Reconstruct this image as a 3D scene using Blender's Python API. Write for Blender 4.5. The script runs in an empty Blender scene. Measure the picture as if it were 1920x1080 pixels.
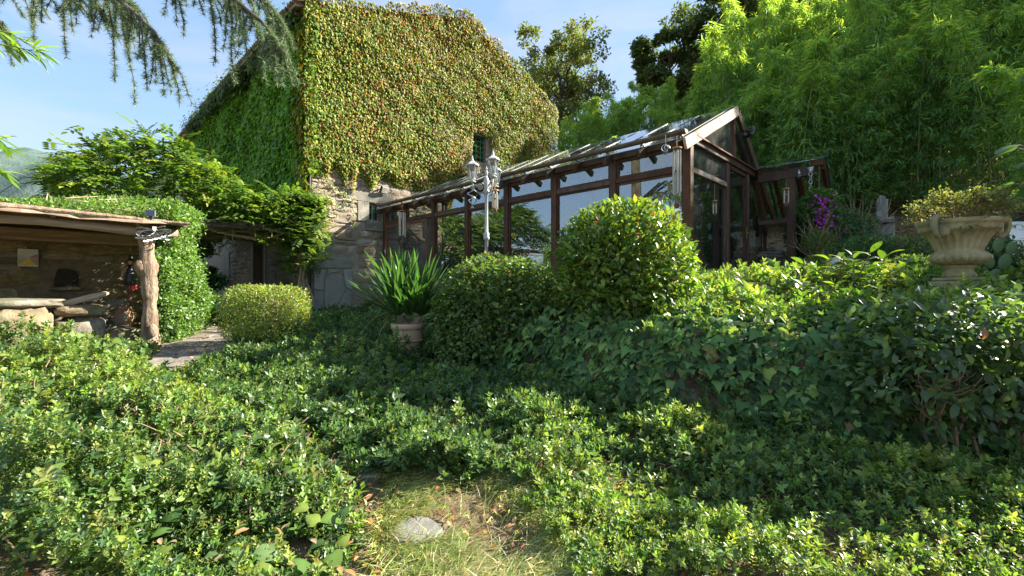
import bpy, math, random
import numpy as np
from mathutils import Vector, Matrix

rng = np.random.default_rng(11)
random.seed(11)
C = bpy.context.scene.collection
SC = bpy.context.scene
FOC = 853.333          # focal length in photo pixels (16 mm on a 36 mm wide frame, 1920 px)
EYE = 1.5

# ------------------------------------------------------------------ camera
cam_d = bpy.data.cameras.new("camera")
cam_d.lens = 16.0; cam_d.sensor_width = 36.0
cam_d.clip_start = 0.05; cam_d.clip_end = 8000
cam = bpy.data.objects.new("camera", cam_d); C.objects.link(cam)
cam.location = (0, 0, EYE); cam.rotation_euler = (math.radians(90), 0, 0)
SC.camera = cam

# ------------------------------------------------------------------ light
SUN_DIR = Vector((0.80, 0.24, 0.55)).normalized()       # towards the sun
SUN_EL = math.asin(SUN_DIR.z); SUN_AZ = math.atan2(SUN_DIR.x, SUN_DIR.y)
world = bpy.data.worlds.new("World"); SC.world = world; world.use_nodes = True
wn = world.node_tree.nodes; wl = world.node_tree.links
wn.clear()
wo = wn.new("ShaderNodeOutputWorld"); bg = wn.new("ShaderNodeBackground")
sky = wn.new("ShaderNodeTexSky"); sky.sky_type = 'NISHITA'; sky.sun_disc = False
sky.sun_elevation = SUN_EL; sky.sun_rotation = SUN_AZ
sky.air_density = 1.0; sky.dust_density = 0.15; sky.ozone_density = 1.5; sky.altitude = 300
tc = wn.new("ShaderNodeTexCoord")
mp = wn.new("ShaderNodeMapping"); mp.inputs['Scale'].default_value = (1.6, 1.6, 4.2); mp.inputs['Location'].default_value = (0.35, 0.1, 0.2)
nz = wn.new("ShaderNodeTexNoise"); nz.inputs['Scale'].default_value = 2.1; nz.inputs['Detail'].default_value = 7; nz.inputs['Roughness'].default_value = 0.55; nz.inputs['Distortion'].default_value = 0.5
rp = wn.new("ShaderNodeValToRGB"); rp.color_ramp.elements[0].position = 0.42; rp.color_ramp.elements[1].position = 0.80
mul = wn.new("ShaderNodeMath"); mul.operation = 'MULTIPLY'; mul.inputs[1].default_value = 0.72
mixc = wn.new("ShaderNodeMix"); mixc.data_type = 'RGBA'
mixc.inputs['B'].default_value = (1.95, 2.0, 2.2, 1)
wl.new(tc.outputs['Generated'], mp.inputs['Vector']); wl.new(mp.outputs[0], nz.inputs['Vector'])
wl.new(nz.outputs['Fac'], rp.inputs['Fac']); wl.new(rp.outputs['Color'], mul.inputs[0])
veil = wn.new("ShaderNodeMix"); veil.data_type = 'RGBA'; veil.inputs['Factor'].default_value = 0.72      # thin high haze over the whole sky
veil.inputs['B'].default_value = (0.86, 1.30, 1.90, 1); wl.new(sky.outputs[0], veil.inputs['A'])
wl.new(mul.outputs[0], mixc.inputs['Factor']); wl.new(veil.outputs['Result'], mixc.inputs['A'])
wl.new(mixc.outputs['Result'], bg.inputs['Color']); wl.new(bg.outputs[0], wo.inputs[0])
bg.inputs['Strength'].default_value = 0.102
sun_d = bpy.data.lights.new("sun", 'SUN'); sun_d.energy = 4.5; sun_d.angle = math.radians(0.53); sun_d.color = (1.0, 0.93, 0.80)
sun = bpy.data.objects.new("sun", sun_d); C.objects.link(sun)
sun.rotation_euler = SUN_DIR.to_track_quat('Z', 'Y').to_euler(); sun.location = (20, 6, 20)
SC.view_settings.view_transform = 'Standard'; SC.view_settings.look = 'None'
SC.view_settings.exposure = 2.15; SC.view_settings.gamma = 1.0
SC.view_settings.use_curve_mapping = False
SC.render.engine = 'CYCLES'
SC.cycles.max_bounces = 8; SC.cycles.transparent_max_bounces = 12; SC.cycles.diffuse_bounces = 4
SC.cycles.glossy_bounces = 3; SC.cycles.transmission_bounces = 4
SC.cycles.caustics_reflective = False; SC.cycles.caustics_refractive = False
SC.cycles.sample_clamp_indirect = 4.0
SC.cycles.use_denoising = True

# ------------------------------------------------------------------ helpers
def pw(px, py, d):
    """The world point that the photo shows at pixel px,py when it stands d metres in front of the camera."""
    return np.array([(px - 960) / FOC * d, d, EYE + (540 - py) / FOC * d])

def nrm(a):
    a = np.asarray(a, float)
    return a / np.maximum(np.linalg.norm(a, axis=-1, keepdims=True), 1e-9)

_ph = [(rng.normal(size=3), rng.uniform(0, 6.28)) for _ in range(24)]
def noise(p, s=1.0, k=0):
    """smooth pseudo noise, about -1..1"""
    p = np.asarray(p, float)
    if p.shape[-1] == 2: p = np.concatenate([p, np.zeros(p.shape[:-1] + (1,))], -1)
    v = 0
    for i in range(6):
        d, f = _ph[(i + k * 5) % 24]
        v = v + np.sin((p @ d) * (s * (1 + .37 * i)) + f + k) / (1 + .25 * i)
    return v / 2.4

def smooth(a, b, x):
    t = np.clip((np.asarray(x, float) - a) / (b - a), 0, 1)
    return t * t * (3 - 2 * t)

def mesh_np(name, V, T, col=None, smoothed=False):
    V = np.ascontiguousarray(V, np.float32).reshape(-1, 3); T = np.ascontiguousarray(T, np.int32)
    k = T.shape[1]; m = len(T)
    me = bpy.data.meshes.new(name)
    me.vertices.add(len(V)); me.vertices.foreach_set('co', V.ravel())
    me.loops.add(m * k); me.loops.foreach_set('vertex_index', T.ravel())
    me.polygons.add(m); me.polygons.foreach_set('loop_start', np.arange(0, m * k, k, dtype=np.int32))
    if smoothed: me.polygons.foreach_set('use_smooth', np.ones(m, bool))
    if col is not None:
        a = me.attributes.new("col", 'FLOAT_COLOR', 'POINT')
        c = np.ones((len(V), 4), np.float32); c[:, :3] = col
        a.data.foreach_set('color', c.ravel())
    me.update(calc_edges=True)
    return me

class MB:
    """collects boxes, tubes and sheets into one mesh"""
    def __init__(s): s.v = []; s.f = []
    def add(s, v, f):
        n = len(s.v); s.v += [tuple(map(float, p)) for p in v]; s.f += [tuple(i + n for i in q) for q in f]; return s
    def box(s, x0, x1, y0, y1, z0, z1):
        return s.add([(x0,y0,z0),(x1,y0,z0),(x1,y1,z0),(x0,y1,z0),(x0,y0,z1),(x1,y0,z1),(x1,y1,z1),(x0,y1,z1)],
                     [(0,3,2,1),(4,5,6,7),(0,1,5,4),(1,2,6,5),(2,3,7,6),(3,0,4,7)])
    def beam(s, a, b, w, h, up=(0,0,1)):
        a = np.array(a, float); b = np.array(b, float); d = nrm(b - a); up = np.array(up, float)
        x = np.cross(d, up)
        if np.linalg.norm(x) < 1e-4: x = np.cross(d, (1, 0, 0))
        x = nrm(x); u = np.cross(x, d)
        vs = []
        for p in (a, b):
            for i, j in ((-1,-1),(1,-1),(1,1),(-1,1)): vs.append(p + x*i*w/2 + u*j*h/2)
        return s.add(vs, [(0,1,2,3),(7,6,5,4),(0,4,5,1),(1,5,6,2),(2,6,7,3),(3,7,4,0)])
    def tube(s, pts, rad, n=6, cap=True):
        pts = np.asarray(pts, float); m = len(pts)
        rad = np.full(m, rad) if np.isscalar(rad) else np.asarray(rad, float)
        tg = nrm(np.gradient(pts, axis=0)); vs = []
        ref = np.array([0, 0, 1.0]) if abs(tg[0][2]) < .9 else np.array([1.0, 0, 0])
        x = nrm(np.cross(tg[0], ref))
        for i in range(m):
            x = nrm(x - tg[i] * np.dot(x, tg[i])); y = np.cross(tg[i], x)
            for k in range(n):
                a = 2*math.pi*k/n; vs.append(pts[i] + (x*math.cos(a) + y*math.sin(a))*rad[i])
        fs = []
        for i in range(m-1):
            for k in range(n):
                k2 = (k+1) % n; fs.append((i*n+k, i*n+k2, (i+1)*n+k2, (i+1)*n+k))
        if cap: fs += [tuple(range(n-1, -1, -1)), tuple((m-1)*n+k for k in range(n))]
        return s.add(vs, fs)
    def lathe(s, prof, n=24, c=(0,0,0), mod=None):
        vs = []; m = len(prof)
        for (r, z) in prof:
            for k in range(n):
                a = 2*math.pi*k/n; q = r*(mod(a, z) if mod else 1)
                vs.append((c[0]+q*math.cos(a), c[1]+q*math.sin(a), c[2]+z))
        fs = [(i*n+k, i*n+(k+1)%n, (i+1)*n+(k+1)%n, (i+1)*n+k) for i in range(m-1) for k in range(n)]
        fs += [tuple(range(n-1,-1,-1)), tuple((m-1)*n+k for k in range(n))]
        return s.add(vs, fs)
    def ball(s, c, r, n=8):
        r = (r, r, r) if np.isscalar(r) else r
        prof = [(math.sin(math.pi*(i+.02)/(n+.04)), -math.cos(math.pi*(i+.02)/(n+.04))) for i in range(n+1)]
        m = MB().lathe(prof, n*2 if n < 6 else n+4)
        return s.add([(c[0]+p[0]*r[0], c[1]+p[1]*r[1], c[2]+p[2]*r[2]) for p in m.v], m.f)
    def xf(s, M):
        s.v = [tuple(M @ Vector(p)) for p in s.v]; return s
    def mesh(s, name, smoothed=False):
        me = bpy.data.meshes.new(name); me.from_pydata(s.v, [], s.f)
        if smoothed: me.polygons.foreach_set('use_smooth', np.ones(len(s.f), bool))
        me.update(); return me

def tag(o, label=None, cat=None, group=None, kind=None):
    for k, v in (('label', label), ('category', cat), ('group', group), ('kind', kind)):
        if v: o[k] = v
    return o

def thing(name, label, cat, loc=(0,0,0), rz=0.0, group=None, kind=None):
    o = bpy.data.objects.new(name, None); C.objects.link(o); o.empty_display_size = .2
    o.location = tuple(map(float, loc)); o.rotation_euler = (0, 0, rz)
    return tag(o, label, cat, group, kind)

def put(name, me, mat=None, parent=None, loc=None, bev=0, **kw):
    o = bpy.data.objects.new(name, me); C.objects.link(o)
    if parent is not None: o.parent = parent
    if loc is not None: o.location = tuple(map(float, loc))
    if mat is not None and not me.materials: me.materials.append(mat)
    if bev:
        b = o.modifiers.new("bevel", 'BEVEL'); b.width = bev; b.segments = 1; b.limit_method = 'ANGLE'
    return tag(o, **kw)

def part(name, mb, mat, parent, bev=0, smoothed=False, **kw):
    return put(name, mb.mesh(name, smoothed), mat, parent, bev=bev, **kw)

def copy_tree(o, parent=None):
    c = o.copy(); C.objects.link(c)
    if parent is not None: c.parent = parent
    for ch in list(o.children): copy_tree(ch, c)
    return c

def to_local(o, P):
    """world points -> local points of a thing (location + z rotation)"""
    a = o.rotation_euler[2]; P = np.asarray(P, float) - np.array(o.location)
    c, s = math.cos(a), math.sin(a); Q = P.copy()
    Q[..., 0] = P[..., 0]*c + P[..., 1]*s; Q[..., 1] = -P[..., 0]*s + P[..., 1]*c
    return Q

# ------------------------------------------------------------------ materials
def mat_base(name):
    m = bpy.data.materials.new(name); m.use_nodes = True
    n = m.node_tree.nodes; l = m.node_tree.links
    return m, n, l, n['Principled BSDF'], n['Material Output']

def nd(n, t, **kw):
    x = n.new(t)
    for k, v in kw.items():
        if k in x.inputs: x.inputs[k].default_value = v
        else: setattr(x, k, v)
    return x

def surf(name, c1, c2, scale=6, rough=.8, bump=.3, stretch=(1,1,1), c3=None, detail=6, spec=.3, rand=0.0, bscale=None, metal=0.0, dist=.02, mossy=None):
    """noise-mottled surface: two or three colours, fine relief, optional per-object variation"""
    m, n, l, b, o = mat_base(name)
    tcn = nd(n, 'ShaderNodeTexCoord'); mpn = nd(n, 'ShaderNodeMapping'); mpn.inputs['Scale'].default_value = stretch
    l.new(tcn.outputs['Object'], mpn.inputs['Vector'])
    vec = mpn.outputs[0]
    if rand:
        oi = nd(n, 'ShaderNodeObjectInfo'); ad = nd(n, 'ShaderNodeVectorMath', operation='ADD')
        sc_ = nd(n, 'ShaderNodeMath', operation='MULTIPLY'); sc_.inputs[1].default_value = 37.0
        l.new(oi.outputs['Random'], sc_.inputs[0]); l.new(vec, ad.inputs[0]); l.new(sc_.outputs[0], ad.inputs[1]); vec = ad.outputs[0]
    nz = nd(n, 'ShaderNodeTexNoise', Scale=scale, Detail=detail, Roughness=.6); l.new(vec, nz.inputs['Vector'])
    r = nd(n, 'ShaderNodeValToRGB'); e = r.color_ramp.elements
    e[0].position = .32; e[1].position = .68; e[0].color = (*c1, 1); e[1].color = (*c2, 1)
    if c3: x = e.new(.5); x.color = (*c3, 1)
    l.new(nz.outputs['Fac'], r.inputs['Fac']); col = r.outputs['Color']
    if mossy:
        n2 = nd(n, 'ShaderNodeTexNoise', Scale=scale*.45, Detail=5.0); l.new(vec, n2.inputs['Vector'])
        r2 = nd(n, 'ShaderNodeValToRGB'); r2.color_ramp.elements[0].position = .5; r2.color_ramp.elements[1].position = .66
        l.new(n2.outputs['Fac'], r2.inputs['Fac'])
        mx = nd(n, 'ShaderNodeMix', data_type='RGBA'); mx.inputs['B'].default_value = (*mossy, 1)
        l.new(r2.outputs['Color'], mx.inputs['Factor']); l.new(col, mx.inputs['A']); col = mx.outputs['Result']
    if rand:
        hs = nd(n, 'ShaderNodeHueSaturation'); mr = nd(n, 'ShaderNodeMapRange')
        mr.inputs['To Min'].default_value = 1-rand; mr.inputs['To Max'].default_value = 1+rand
        l.new(oi.outputs['Random'], mr.inputs['Value']); l.new(mr.outputs[0], hs.inputs['Value'])
        mr2 = nd(n, 'ShaderNodeMapRange'); mr2.inputs['To Min'].default_value = 1.25; mr2.inputs['To Max'].default_value = .7
        fr = nd(n, 'ShaderNodeMath', operation='FRACT'); m7 = nd(n, 'ShaderNodeMath', operation='MULTIPLY'); m7.inputs[1].default_value = 7.3
        l.new(oi.outputs['Random'], m7.inputs[0]); l.new(m7.outputs[0], fr.inputs[0]); l.new(fr.outputs[0], mr2.inputs['Value'])
        l.new(mr2.outputs[0], hs.inputs['Saturation']); l.new(col, hs.inputs['Color']); col = hs.outputs['Color']
    l.new(col, b.inputs['Base Color']); b.inputs['Roughness'].default_value = rough
    b.inputs['Specular IOR Level'].default_value = spec; b.inputs['Metallic'].default_value = metal
    if bump:
        n3 = nd(n, 'ShaderNodeTexNoise', Scale=bscale or scale*4, Detail=6.0, Roughness=.65); l.new(vec, n3.inputs['Vector'])
        bp = nd(n, 'ShaderNodeBump', Strength=bump, Distance=dist); l.new(n3.outputs['Fac'], bp.inputs['Height']); l.new(bp.outputs[0], b.inputs['Normal'])
    return m

def leafmat(name, rough=.42, spec=.4, trans=.33, tint=(1.25, 1.25, .45)):
    """leaf: colour from the leaf's own attribute; a share of light passes through the blade"""
    m, n, l, b, o = mat_base(name)
    at = nd(n, 'ShaderNodeAttribute'); at.attribute_name = 'col'
    l.new(at.outputs['Color'], b.inputs['Base Color'])
    b.inputs['Roughness'].default_value = rough; b.inputs['Specular IOR Level'].default_value = spec
    tr = nd(n, 'ShaderNodeBsdfTranslucent'); mc = nd(n, 'ShaderNodeMix', data_type='RGBA', blend_type='MULTIPLY')
    mc.inputs['Factor'].default_value = 1; mc.inputs['B'].default_value = (*[t*1.6 for t in tint], 1)
    l.new(at.outputs['Color'], mc.inputs['A']); l.new(mc.outputs['Result'], tr.inputs['Color'])
    mx = nd(n, 'ShaderNodeMixShader'); mx.inputs['Fac'].default_value = trans
    l.new(b.outputs[0], mx.inputs[1]); l.new(tr.outputs[0], mx.inputs[2]); l.new(mx.outputs[0], o.inputs['Surface'])
    return m

def glassmat(name, tint=(.66,.70,.69), r0=.20, dirt=.008, rough=.0):
    m, n, l, b, o = mat_base(name)
    n.remove(b)
    tr = nd(n, 'ShaderNodeBsdfTransparent'); tr.inputs['Color'].default_value = (*tint, 1)
    gl = nd(n, 'ShaderNodeBsdfGlossy'); gl.inputs['Roughness'].default_value = rough; gl.inputs['Color'].default_value = (.95,.97,1,1)
    lw = nd(n, 'ShaderNodeLayerWeight', Blend=.5)
    pwn = nd(n, 'ShaderNodeMath', operation='POWER'); pwn.inputs[1].default_value = 4.0
    l.new(lw.outputs['Facing'], pwn.inputs[0])
    mr = nd(n, 'ShaderNodeMapRange'); mr.inputs['To Min'].default_value = r0; mr.inputs['To Max'].default_value = .95
    l.new(pwn.outputs[0], mr.inputs['Value'])
    mx = nd(n, 'ShaderNodeMixShader'); l.new(mr.outputs[0], mx.inputs['Fac']); l.new(tr.outputs[0], mx.inputs[1]); l.new(gl.outputs[0], mx.inputs[2])
    df = nd(n, 'ShaderNodeBsdfDiffuse'); df.inputs['Color'].default_value = (.42,.42,.40,1)
    nz_ = nd(n, 'ShaderNodeTexNoise', Scale=2.2, Detail=5.0); tcn = nd(n, 'ShaderNodeTexCoord'); l.new(tcn.outputs['Object'], nz_.inputs['Vector'])
    r2 = nd(n, 'ShaderNodeMapRange'); r2.inputs['From Min'].default_value = .35; r2.inputs['From Max'].default_value = .75
    r2.inputs['To Min'].default_value = dirt*.3; r2.inputs['To Max'].default_value = dirt*2
    l.new(nz_.outputs['Fac'], r2.inputs['Value'])
    m2 = nd(n, 'ShaderNodeMixShader'); l.new(r2.outputs[0], m2.inputs['Fac']); l.new(mx.outputs[0], m2.inputs[1]); l.new(df.outputs[0], m2.inputs[2])
    l.new(m2.outputs[0], o.inputs['Surface'])
    return m

M = {}
M['leaf'] = leafmat('leaf_gloss', rough=.40, spec=.45); M['leaf_dull'] = leafmat('leaf_dull', rough=.6, spec=.2)
M['needle'] = leafmat('needle', rough=.55, spec=.25, trans=.2, tint=(1.1,1.2,.7))
M['bamboo_leaf'] = leafmat('bamboo_leaf', rough=.5, spec=.2, trans=.5, tint=(1.45,1.25,.40))
M['creeper_leaf'] = leafmat('creeper_leaf', rough=.5, spec=.2, trans=.3, tint=(1.3,1.2,.4))
M['ivy_leaf'] = leafmat('ivy_leaf', rough=.5, spec=.18, trans=.22)
M['flag'] = surf('flagstone_grey', (.13,.125,.11), (.25,.24,.215), 4, .9, .5, bscale=30, mossy=(.17,.15,.11))
M['petal'] = leafmat('petal', rough=.6, spec=.15, trans=.35, tint=(1.1,.9,1.0))
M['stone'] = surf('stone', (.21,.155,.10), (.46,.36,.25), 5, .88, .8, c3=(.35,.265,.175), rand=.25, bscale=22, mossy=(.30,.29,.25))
M['stone_grey'] = surf('stone_grey', (.15,.14,.115), (.31,.285,.235), 4, .88, .5, rand=.12, bscale=20, mossy=(.24,.21,.15))
M['mortar'] = surf('mortar', (.22,.18,.13), (.36,.31,.23), 9, .95, .6, bscale=40)
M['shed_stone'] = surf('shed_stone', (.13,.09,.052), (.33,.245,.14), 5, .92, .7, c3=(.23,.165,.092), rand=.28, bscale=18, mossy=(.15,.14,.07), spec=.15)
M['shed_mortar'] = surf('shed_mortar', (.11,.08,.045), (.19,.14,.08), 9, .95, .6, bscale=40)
M['boulder'] = surf('boulder', (.13,.11,.075), (.33,.29,.215), 4, .9, .6, c3=(.21,.17,.115), rand=.1, bscale=9, mossy=(.13,.135,.06), dist=.07)
M['path'] = surf('path_stone', (.12,.105,.085), (.26,.23,.19), 5, .92, .7, rand=.10, bscale=16)
M['wood_dark'] = surf('wood_dark', (.048,.025,.015), (.125,.066,.040), 5, .62, .35, stretch=(1,1,.35), rand=.25, bscale=26)
M['wood_red'] = surf('wood_red', (.10,.035,.018), (.19,.075,.04), 6, .6, .3, stretch=(1,1,.3), rand=.15)
M['wood_worn'] = surf('wood_worn', (.10,.05,.035), (.46,.38,.31), 3.2, .8, .4, stretch=(.6,1,2), c3=(.36,.28,.22), bscale=18)
M['wood_pale'] = surf('wood_pale', (.20,.12,.07), (.42,.28,.17), 6, .8, .5, stretch=(.25,2,2), rand=.2, bscale=20)
M['bark'] = surf('bark', (.07,.045,.03), (.36,.28,.20), 9, .95, 1.0, stretch=(1,1,.35), c3=(.25,.18,.125), bscale=16, dist=.05)
M['bark_dark'] = surf('bark_dark', (.035,.028,.020), (.13,.105,.08), 9, .95, .8, stretch=(1,1,.4), bscale=20)
M['log_grey'] = surf('log_grey', (.16,.145,.13), (.40,.38,.35), 5, .95, .8, stretch=(1.5,1.5,.3), bscale=18)
M['twig'] = surf('twig', (.13,.085,.05), (.32,.23,.14), 12, .85, .3)
M['vine'] = surf('vine', (.22,.16,.09), (.42,.33,.20), 9, .85, .4)
M['culm'] = surf('culm', (.16,.19,.05), (.30,.30,.11), 4, .5, .1, rand=.2)
M['gutter'] = surf('gutter', (.085,.055,.04), (.16,.115,.085), 4, .5, .15, spec=.5)
M['roof_frame'] = surf('roof_frame', (.06,.075,.07), (.12,.14,.13), 6, .5, .15, spec=.5)
M['white_paint'] = surf('white_paint', (.36,.37,.37), (.52,.53,.53), 9, .5, .15, spec=.4, mossy=(.24,.24,.22))
M['metal_chime'] = surf('chime_metal', (.34,.31,.25), (.46,.43,.36), 8, .45, 0, metal=.9)
M['black_metal'] = surf('black_metal', (.012,.012,.013), (.03,.03,.03), 8, .45, .05, spec=.5)
M['steel'] = surf('steel', (.45,.46,.48), (.62,.63,.65), 9, .3, 0, metal=1.0)
M['green_paint'] = surf('green_paint', (.02,.17,.08), (.035,.25,.12), 6, .5, .05)
M['green_post'] = surf('green_post', (.02,.10,.07), (.04,.15,.10), 6, .5, .05)
M['terracotta'] = surf('terracotta', (.33,.17,.10), (.50,.30,.19), 6, .88, .25, mossy=(.42,.33,.25))
M['pale_terracotta'] = surf('pale_terracotta', (.40,.27,.17), (.58,.42,.29), 5, .88, .25, mossy=(.44,.38,.28))
M['roof_tile'] = surf('roof_tile', (.24,.13,.08), (.42,.28,.19), 7, .9, .4, rand=.25, mossy=(.25,.23,.16))
M['plaster'] = surf('plaster', (.22,.215,.19), (.36,.35,.31), 2.5, .85, .25, rand=.08, mossy=(.34,.31,.25))
M['urn'] = surf('urn_stone', (.20,.17,.095), (.40,.35,.21), 5, .92, .5, c3=(.33,.28,.15), bscale=26, mossy=(.13,.135,.085))
M['dirt'] = surf('soil', (.055,.038,.022), (.14,.10,.06), 7, .95, .7)
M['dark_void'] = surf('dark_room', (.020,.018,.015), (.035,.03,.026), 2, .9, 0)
M['white_cloth'] = surf('white_cloth', (.60,.61,.62), (.72,.73,.74), 3, .85, .2)
M['red_cloth'] = surf('red_cloth', (.42,.03,.03), (.55,.07,.05), 9, .85, .2)
M['orange_wood'] = surf('orange_wood', (.36,.17,.07), (.50,.27,.12), 5, .5, .15, stretch=(1,1,.3))
M['blue_hose'] = surf('blue_hose', (.18,.27,.33), (.30,.40,.46), 9, .5, .05)
M['tile_floor'] = surf('tile_floor', (.26,.14,.09), (.38,.22,.15), 4, .6, .1)
M['glass'] = glassmat('pane_glass'); M['glass_clear'] = glassmat('lantern_glass', r0=.08, dirt=.10)
M['glass_roof'] = glassmat('roof_glass', tint=(.84,.90,.87), r0=.09, dirt=.05, rough=.04)
M['glass_shade'] = glassmat('screen_pane', tint=(.62,.62,.60), r0=.08, dirt=.10, rough=.02)
# ------------------------------------------------------------------ leaf templates: (verts, tris, colour multiplier per vert)
def _t(v, f, c=None):
    v = np.array(v, float); return v, np.array(f, int), (np.ones((len(v), 3)) if c is None else np.array(c, float))
LEAF2 = _t([(0,0,0),(-.27,.42,.07),(.27,.42,.07),(0,1,-.08)], [(0,2,3),(0,3,1)])
LEAFO = _t([(0,0,0),(.22,.26,.06),(.20,.72,.05),(0,1,-.10),(-.20,.72,.05),(-.22,.26,.06)], [(0,1,2),(0,2,3),(0,3,4),(0,4,5)])
IVY4 = _t([(0,0,0),(.48,.14,-.06),(.27,.55,.03),(0,1,-.12),(-.27,.55,.03),(-.48,.14,-.06)], [(0,1,2),(0,2,3),(0,3,4),(0,4,5)])
IVYB = _t([(0,0,-.02),(.30,-.12,-.05),(.54,.12,-.07),(.46,.36,-.03),(.36,.64,-.05),(0,1,-.12),(-.36,.64,-.05),(-.46,.36,-.03),(-.54,.12,-.07),(-.30,-.12,-.05),(0,.3,.05)], [(10,i,(i+1)%10) for i in range(10)])
LEAF4 = _t([(0,0,0),(-.24,.30,.07),(-.20,.68,.04),(.24,.30,.07),(.20,.68,.04),(0,1,-.14),(0,.5,0)],
           [(0,6,1),(1,6,2),(2,6,5),(0,3,6),(3,4,6),(4,5,6)])
BLADE2 = _t([(0,0,0),(-.07,.35,.02),(.07,.35,.02),(0,1,-.16)], [(0,2,3),(0,3,1)])
NEEDLE = _t([(-.05,0,0),(.05,0,0),(0,1,0)], [(0,1,2)])
GRASS = _t([(-.018,0,0),(.018,0,0),(-.013,.55,.02),(.013,.55,.02),(0,1,-.22)], [(0,1,3),(0,3,2),(2,3,4)])
IVY = _t([(0,0,-.02),(.26,-.13,-.06),(.52,.14,-.08),(.27,.42,-.01),(0,1,-.12),(-.27,.42,-.01),(-.52,.14,-.08),(-.26,-.13,-.06),(0,.3,.04)],
         [(8,0,1),(8,1,2),(8,2,3),(8,3,4),(8,4,5),(8,5,6),(8,6,7),(8,7,0)])
IVY6 = _t([(0,0,0),(.48,.12,-.06),(.25,.5,.0),(0,1,-.12),(-.25,.5,.0),(-.48,.12,-.06),(0,.33,.05)],
          [(6,0,1),(6,1,2),(6,2,3),(6,3,4),(6,4,5),(6,5,0)])

def frames(D, Nh):
    Y = nrm(D); Z = Nh - (Nh*Y).sum(-1, keepdims=True)*Y
    bad = np.linalg.norm(Z, axis=-1) < 1e-3
    Z[bad] = np.cross(Y[bad], np.array([.3,.5,.8])); Z = nrm(Z); X = np.cross(Y, Z)
    return X, Y, Z

def place(tm, P, D, Nh, S, col, jit=.12):
    """many copies of one template as arrays (verts, tris, colours)"""
    tv, tf, tcx = tm; N = len(P); nv = len(tv)
    X, Y, Z = frames(np.asarray(D, float), np.asarray(Nh, float)); S = np.broadcast_to(np.asarray(S, float), (N,))[:, None, None]
    V = P[:, None, :] + S*(tv[None, :, 0:1]*X[:, None] + tv[None, :, 1:2]*Y[:, None] + tv[None, :, 2:3]*Z[:, None])
    T = tf[None] + (np.arange(N)*nv)[:, None, None]
    col = np.broadcast_to(np.asarray(col, float), (N, 3))
    cc = col[:, None, :]*tcx[None]*(1 + jit*rng.normal(size=(N, 1, 1)))
    return V.reshape(-1, 3), T.reshape(-1, 3), np.clip(cc, .004, 1).reshape(-1, 3)

def join(*L):
    V = []; T = []; Cc = []; n = 0
    for v, t, c in L:
        V.append(v); T.append(t + n); Cc.append(c); n += len(v)
    return np.concatenate(V), np.concatenate(T), np.concatenate(Cc)

def rdir(n):
    return nrm(rng.normal(size=(n, 3)))

def pal(n, cols, w=None, jit=.15):
    cols = np.array(cols, float); i = rng.choice(len(cols), n, p=None if w is None else np.array(w)/np.sum(w))
    return .008 + 1.30*cols[i]*(1 + jit*rng.normal(size=(n, 1)))*(1 + .06*rng.normal(size=(n, 3)))

def as_template(arr):
    return arr[0], arr[1], arr[2]

def make_sprig(n, leaf, ls=.36, spread=.9, up=.35, stem=True, seed=0, tuft=3):
    """a stem of length 1 along +Y with leaves in pairs; colours are multipliers"""
    r = np.random.default_rng(seed); P = []; D = []; Nn = []; S = []; Cm = []
    for i in range(n):
        t = .18 + .78*(i//2*2)/max(n-1, 1); a = (i//2)*1.57 + (i % 2)*math.pi + r.normal()*.3
        out = np.array([math.cos(a), 0, math.sin(a)])
        d = out*spread + np.array([0, up + .4*t, 0]) + r.normal(size=3)*.18
        P.append((r.normal()*.02, t, r.normal()*.02)); D.append(d); Nn.append(np.array([0, 1.0, 0]) - .3*out + r.normal(size=3)*.25)
        S.append(ls*r.uniform(.7, 1.15)); Cm.append(np.array([1, 1, 1])*r.uniform(.8, 1.15))
    for i in range(tuft):
        a = i*2.1 + r.uniform(0, 1); d = np.array([math.cos(a)*.5, 1, math.sin(a)*.5])
        P.append((0, .95, 0)); D.append(d); Nn.append(np.array([math.cos(a), -.4, math.sin(a)])*-1); S.append(ls*.7); Cm.append(np.array([1.35, 1.35, 1.1]))
    a = place(leaf, np.array(P), np.array(D), np.array(Nn), np.array(S), np.array(Cm), 0.0)
    if stem:
        sv = np.array([(-.012,0,0),(.012,0,0),(0,.97,0),(0,0,.014)]); st = np.array([(0,1,2),(1,3,2)])
        a = join(a, (sv, st, np.array([(1.5,.8,.9)]*4)))
    return a

def pinnate(n=9, leaf=LEAF2, ls=.34, droop=.55):
    P = []; D = []; Nn = []; S = []
    for i in range(n):
        t = .2 + .8*(i//2)/(n//2); s = 1 if i % 2 else -1
        if i == n-1: s = 0
        z = -droop*t*t*.6
        P.append((0, t*.8, z)); D.append((s*1.0, .55 if s else 1, -.35)); Nn.append((0, .2, 1)); S.append(ls*(1 if s else 1.15))
    return place(leaf, np.array(P), np.array(D, float), np.array(Nn, float), np.array(S), np.ones((n, 3)), 0)

def foliage_obj(name, arr, mat, parent=None, **kw):
    V, T, cc = arr
    if parent is not None: V = to_local(parent, V)
    return put(name, mesh_np(name, V, T, cc), M[mat], parent, **kw)

def shell_points(n, c, r, power=2.0, depth=.35, bump=.12, bs=2.5, zmin=-1, k=0, flat_bottom=True):
    """points in the outer part of a lumpy super-ellipsoid; returns points and outward normals"""
    r = np.array(r, float); d = rdir(int(n*1.6)); d = d[d[:, 2] > zmin][:n]
    q = np.abs(d)**power; s = q.sum(1)**(-1/power)
    rad = s*(1 + bump*noise(d*1.0, bs, k))*(1 - depth*np.abs(rng.normal(size=len(d)))*.6)
    p = d*rad[:, None]*r
    nn = nrm(np.sign(d)*np.abs(d)**(power-1)/r)
    return np.array(c) + p, nn

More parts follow.
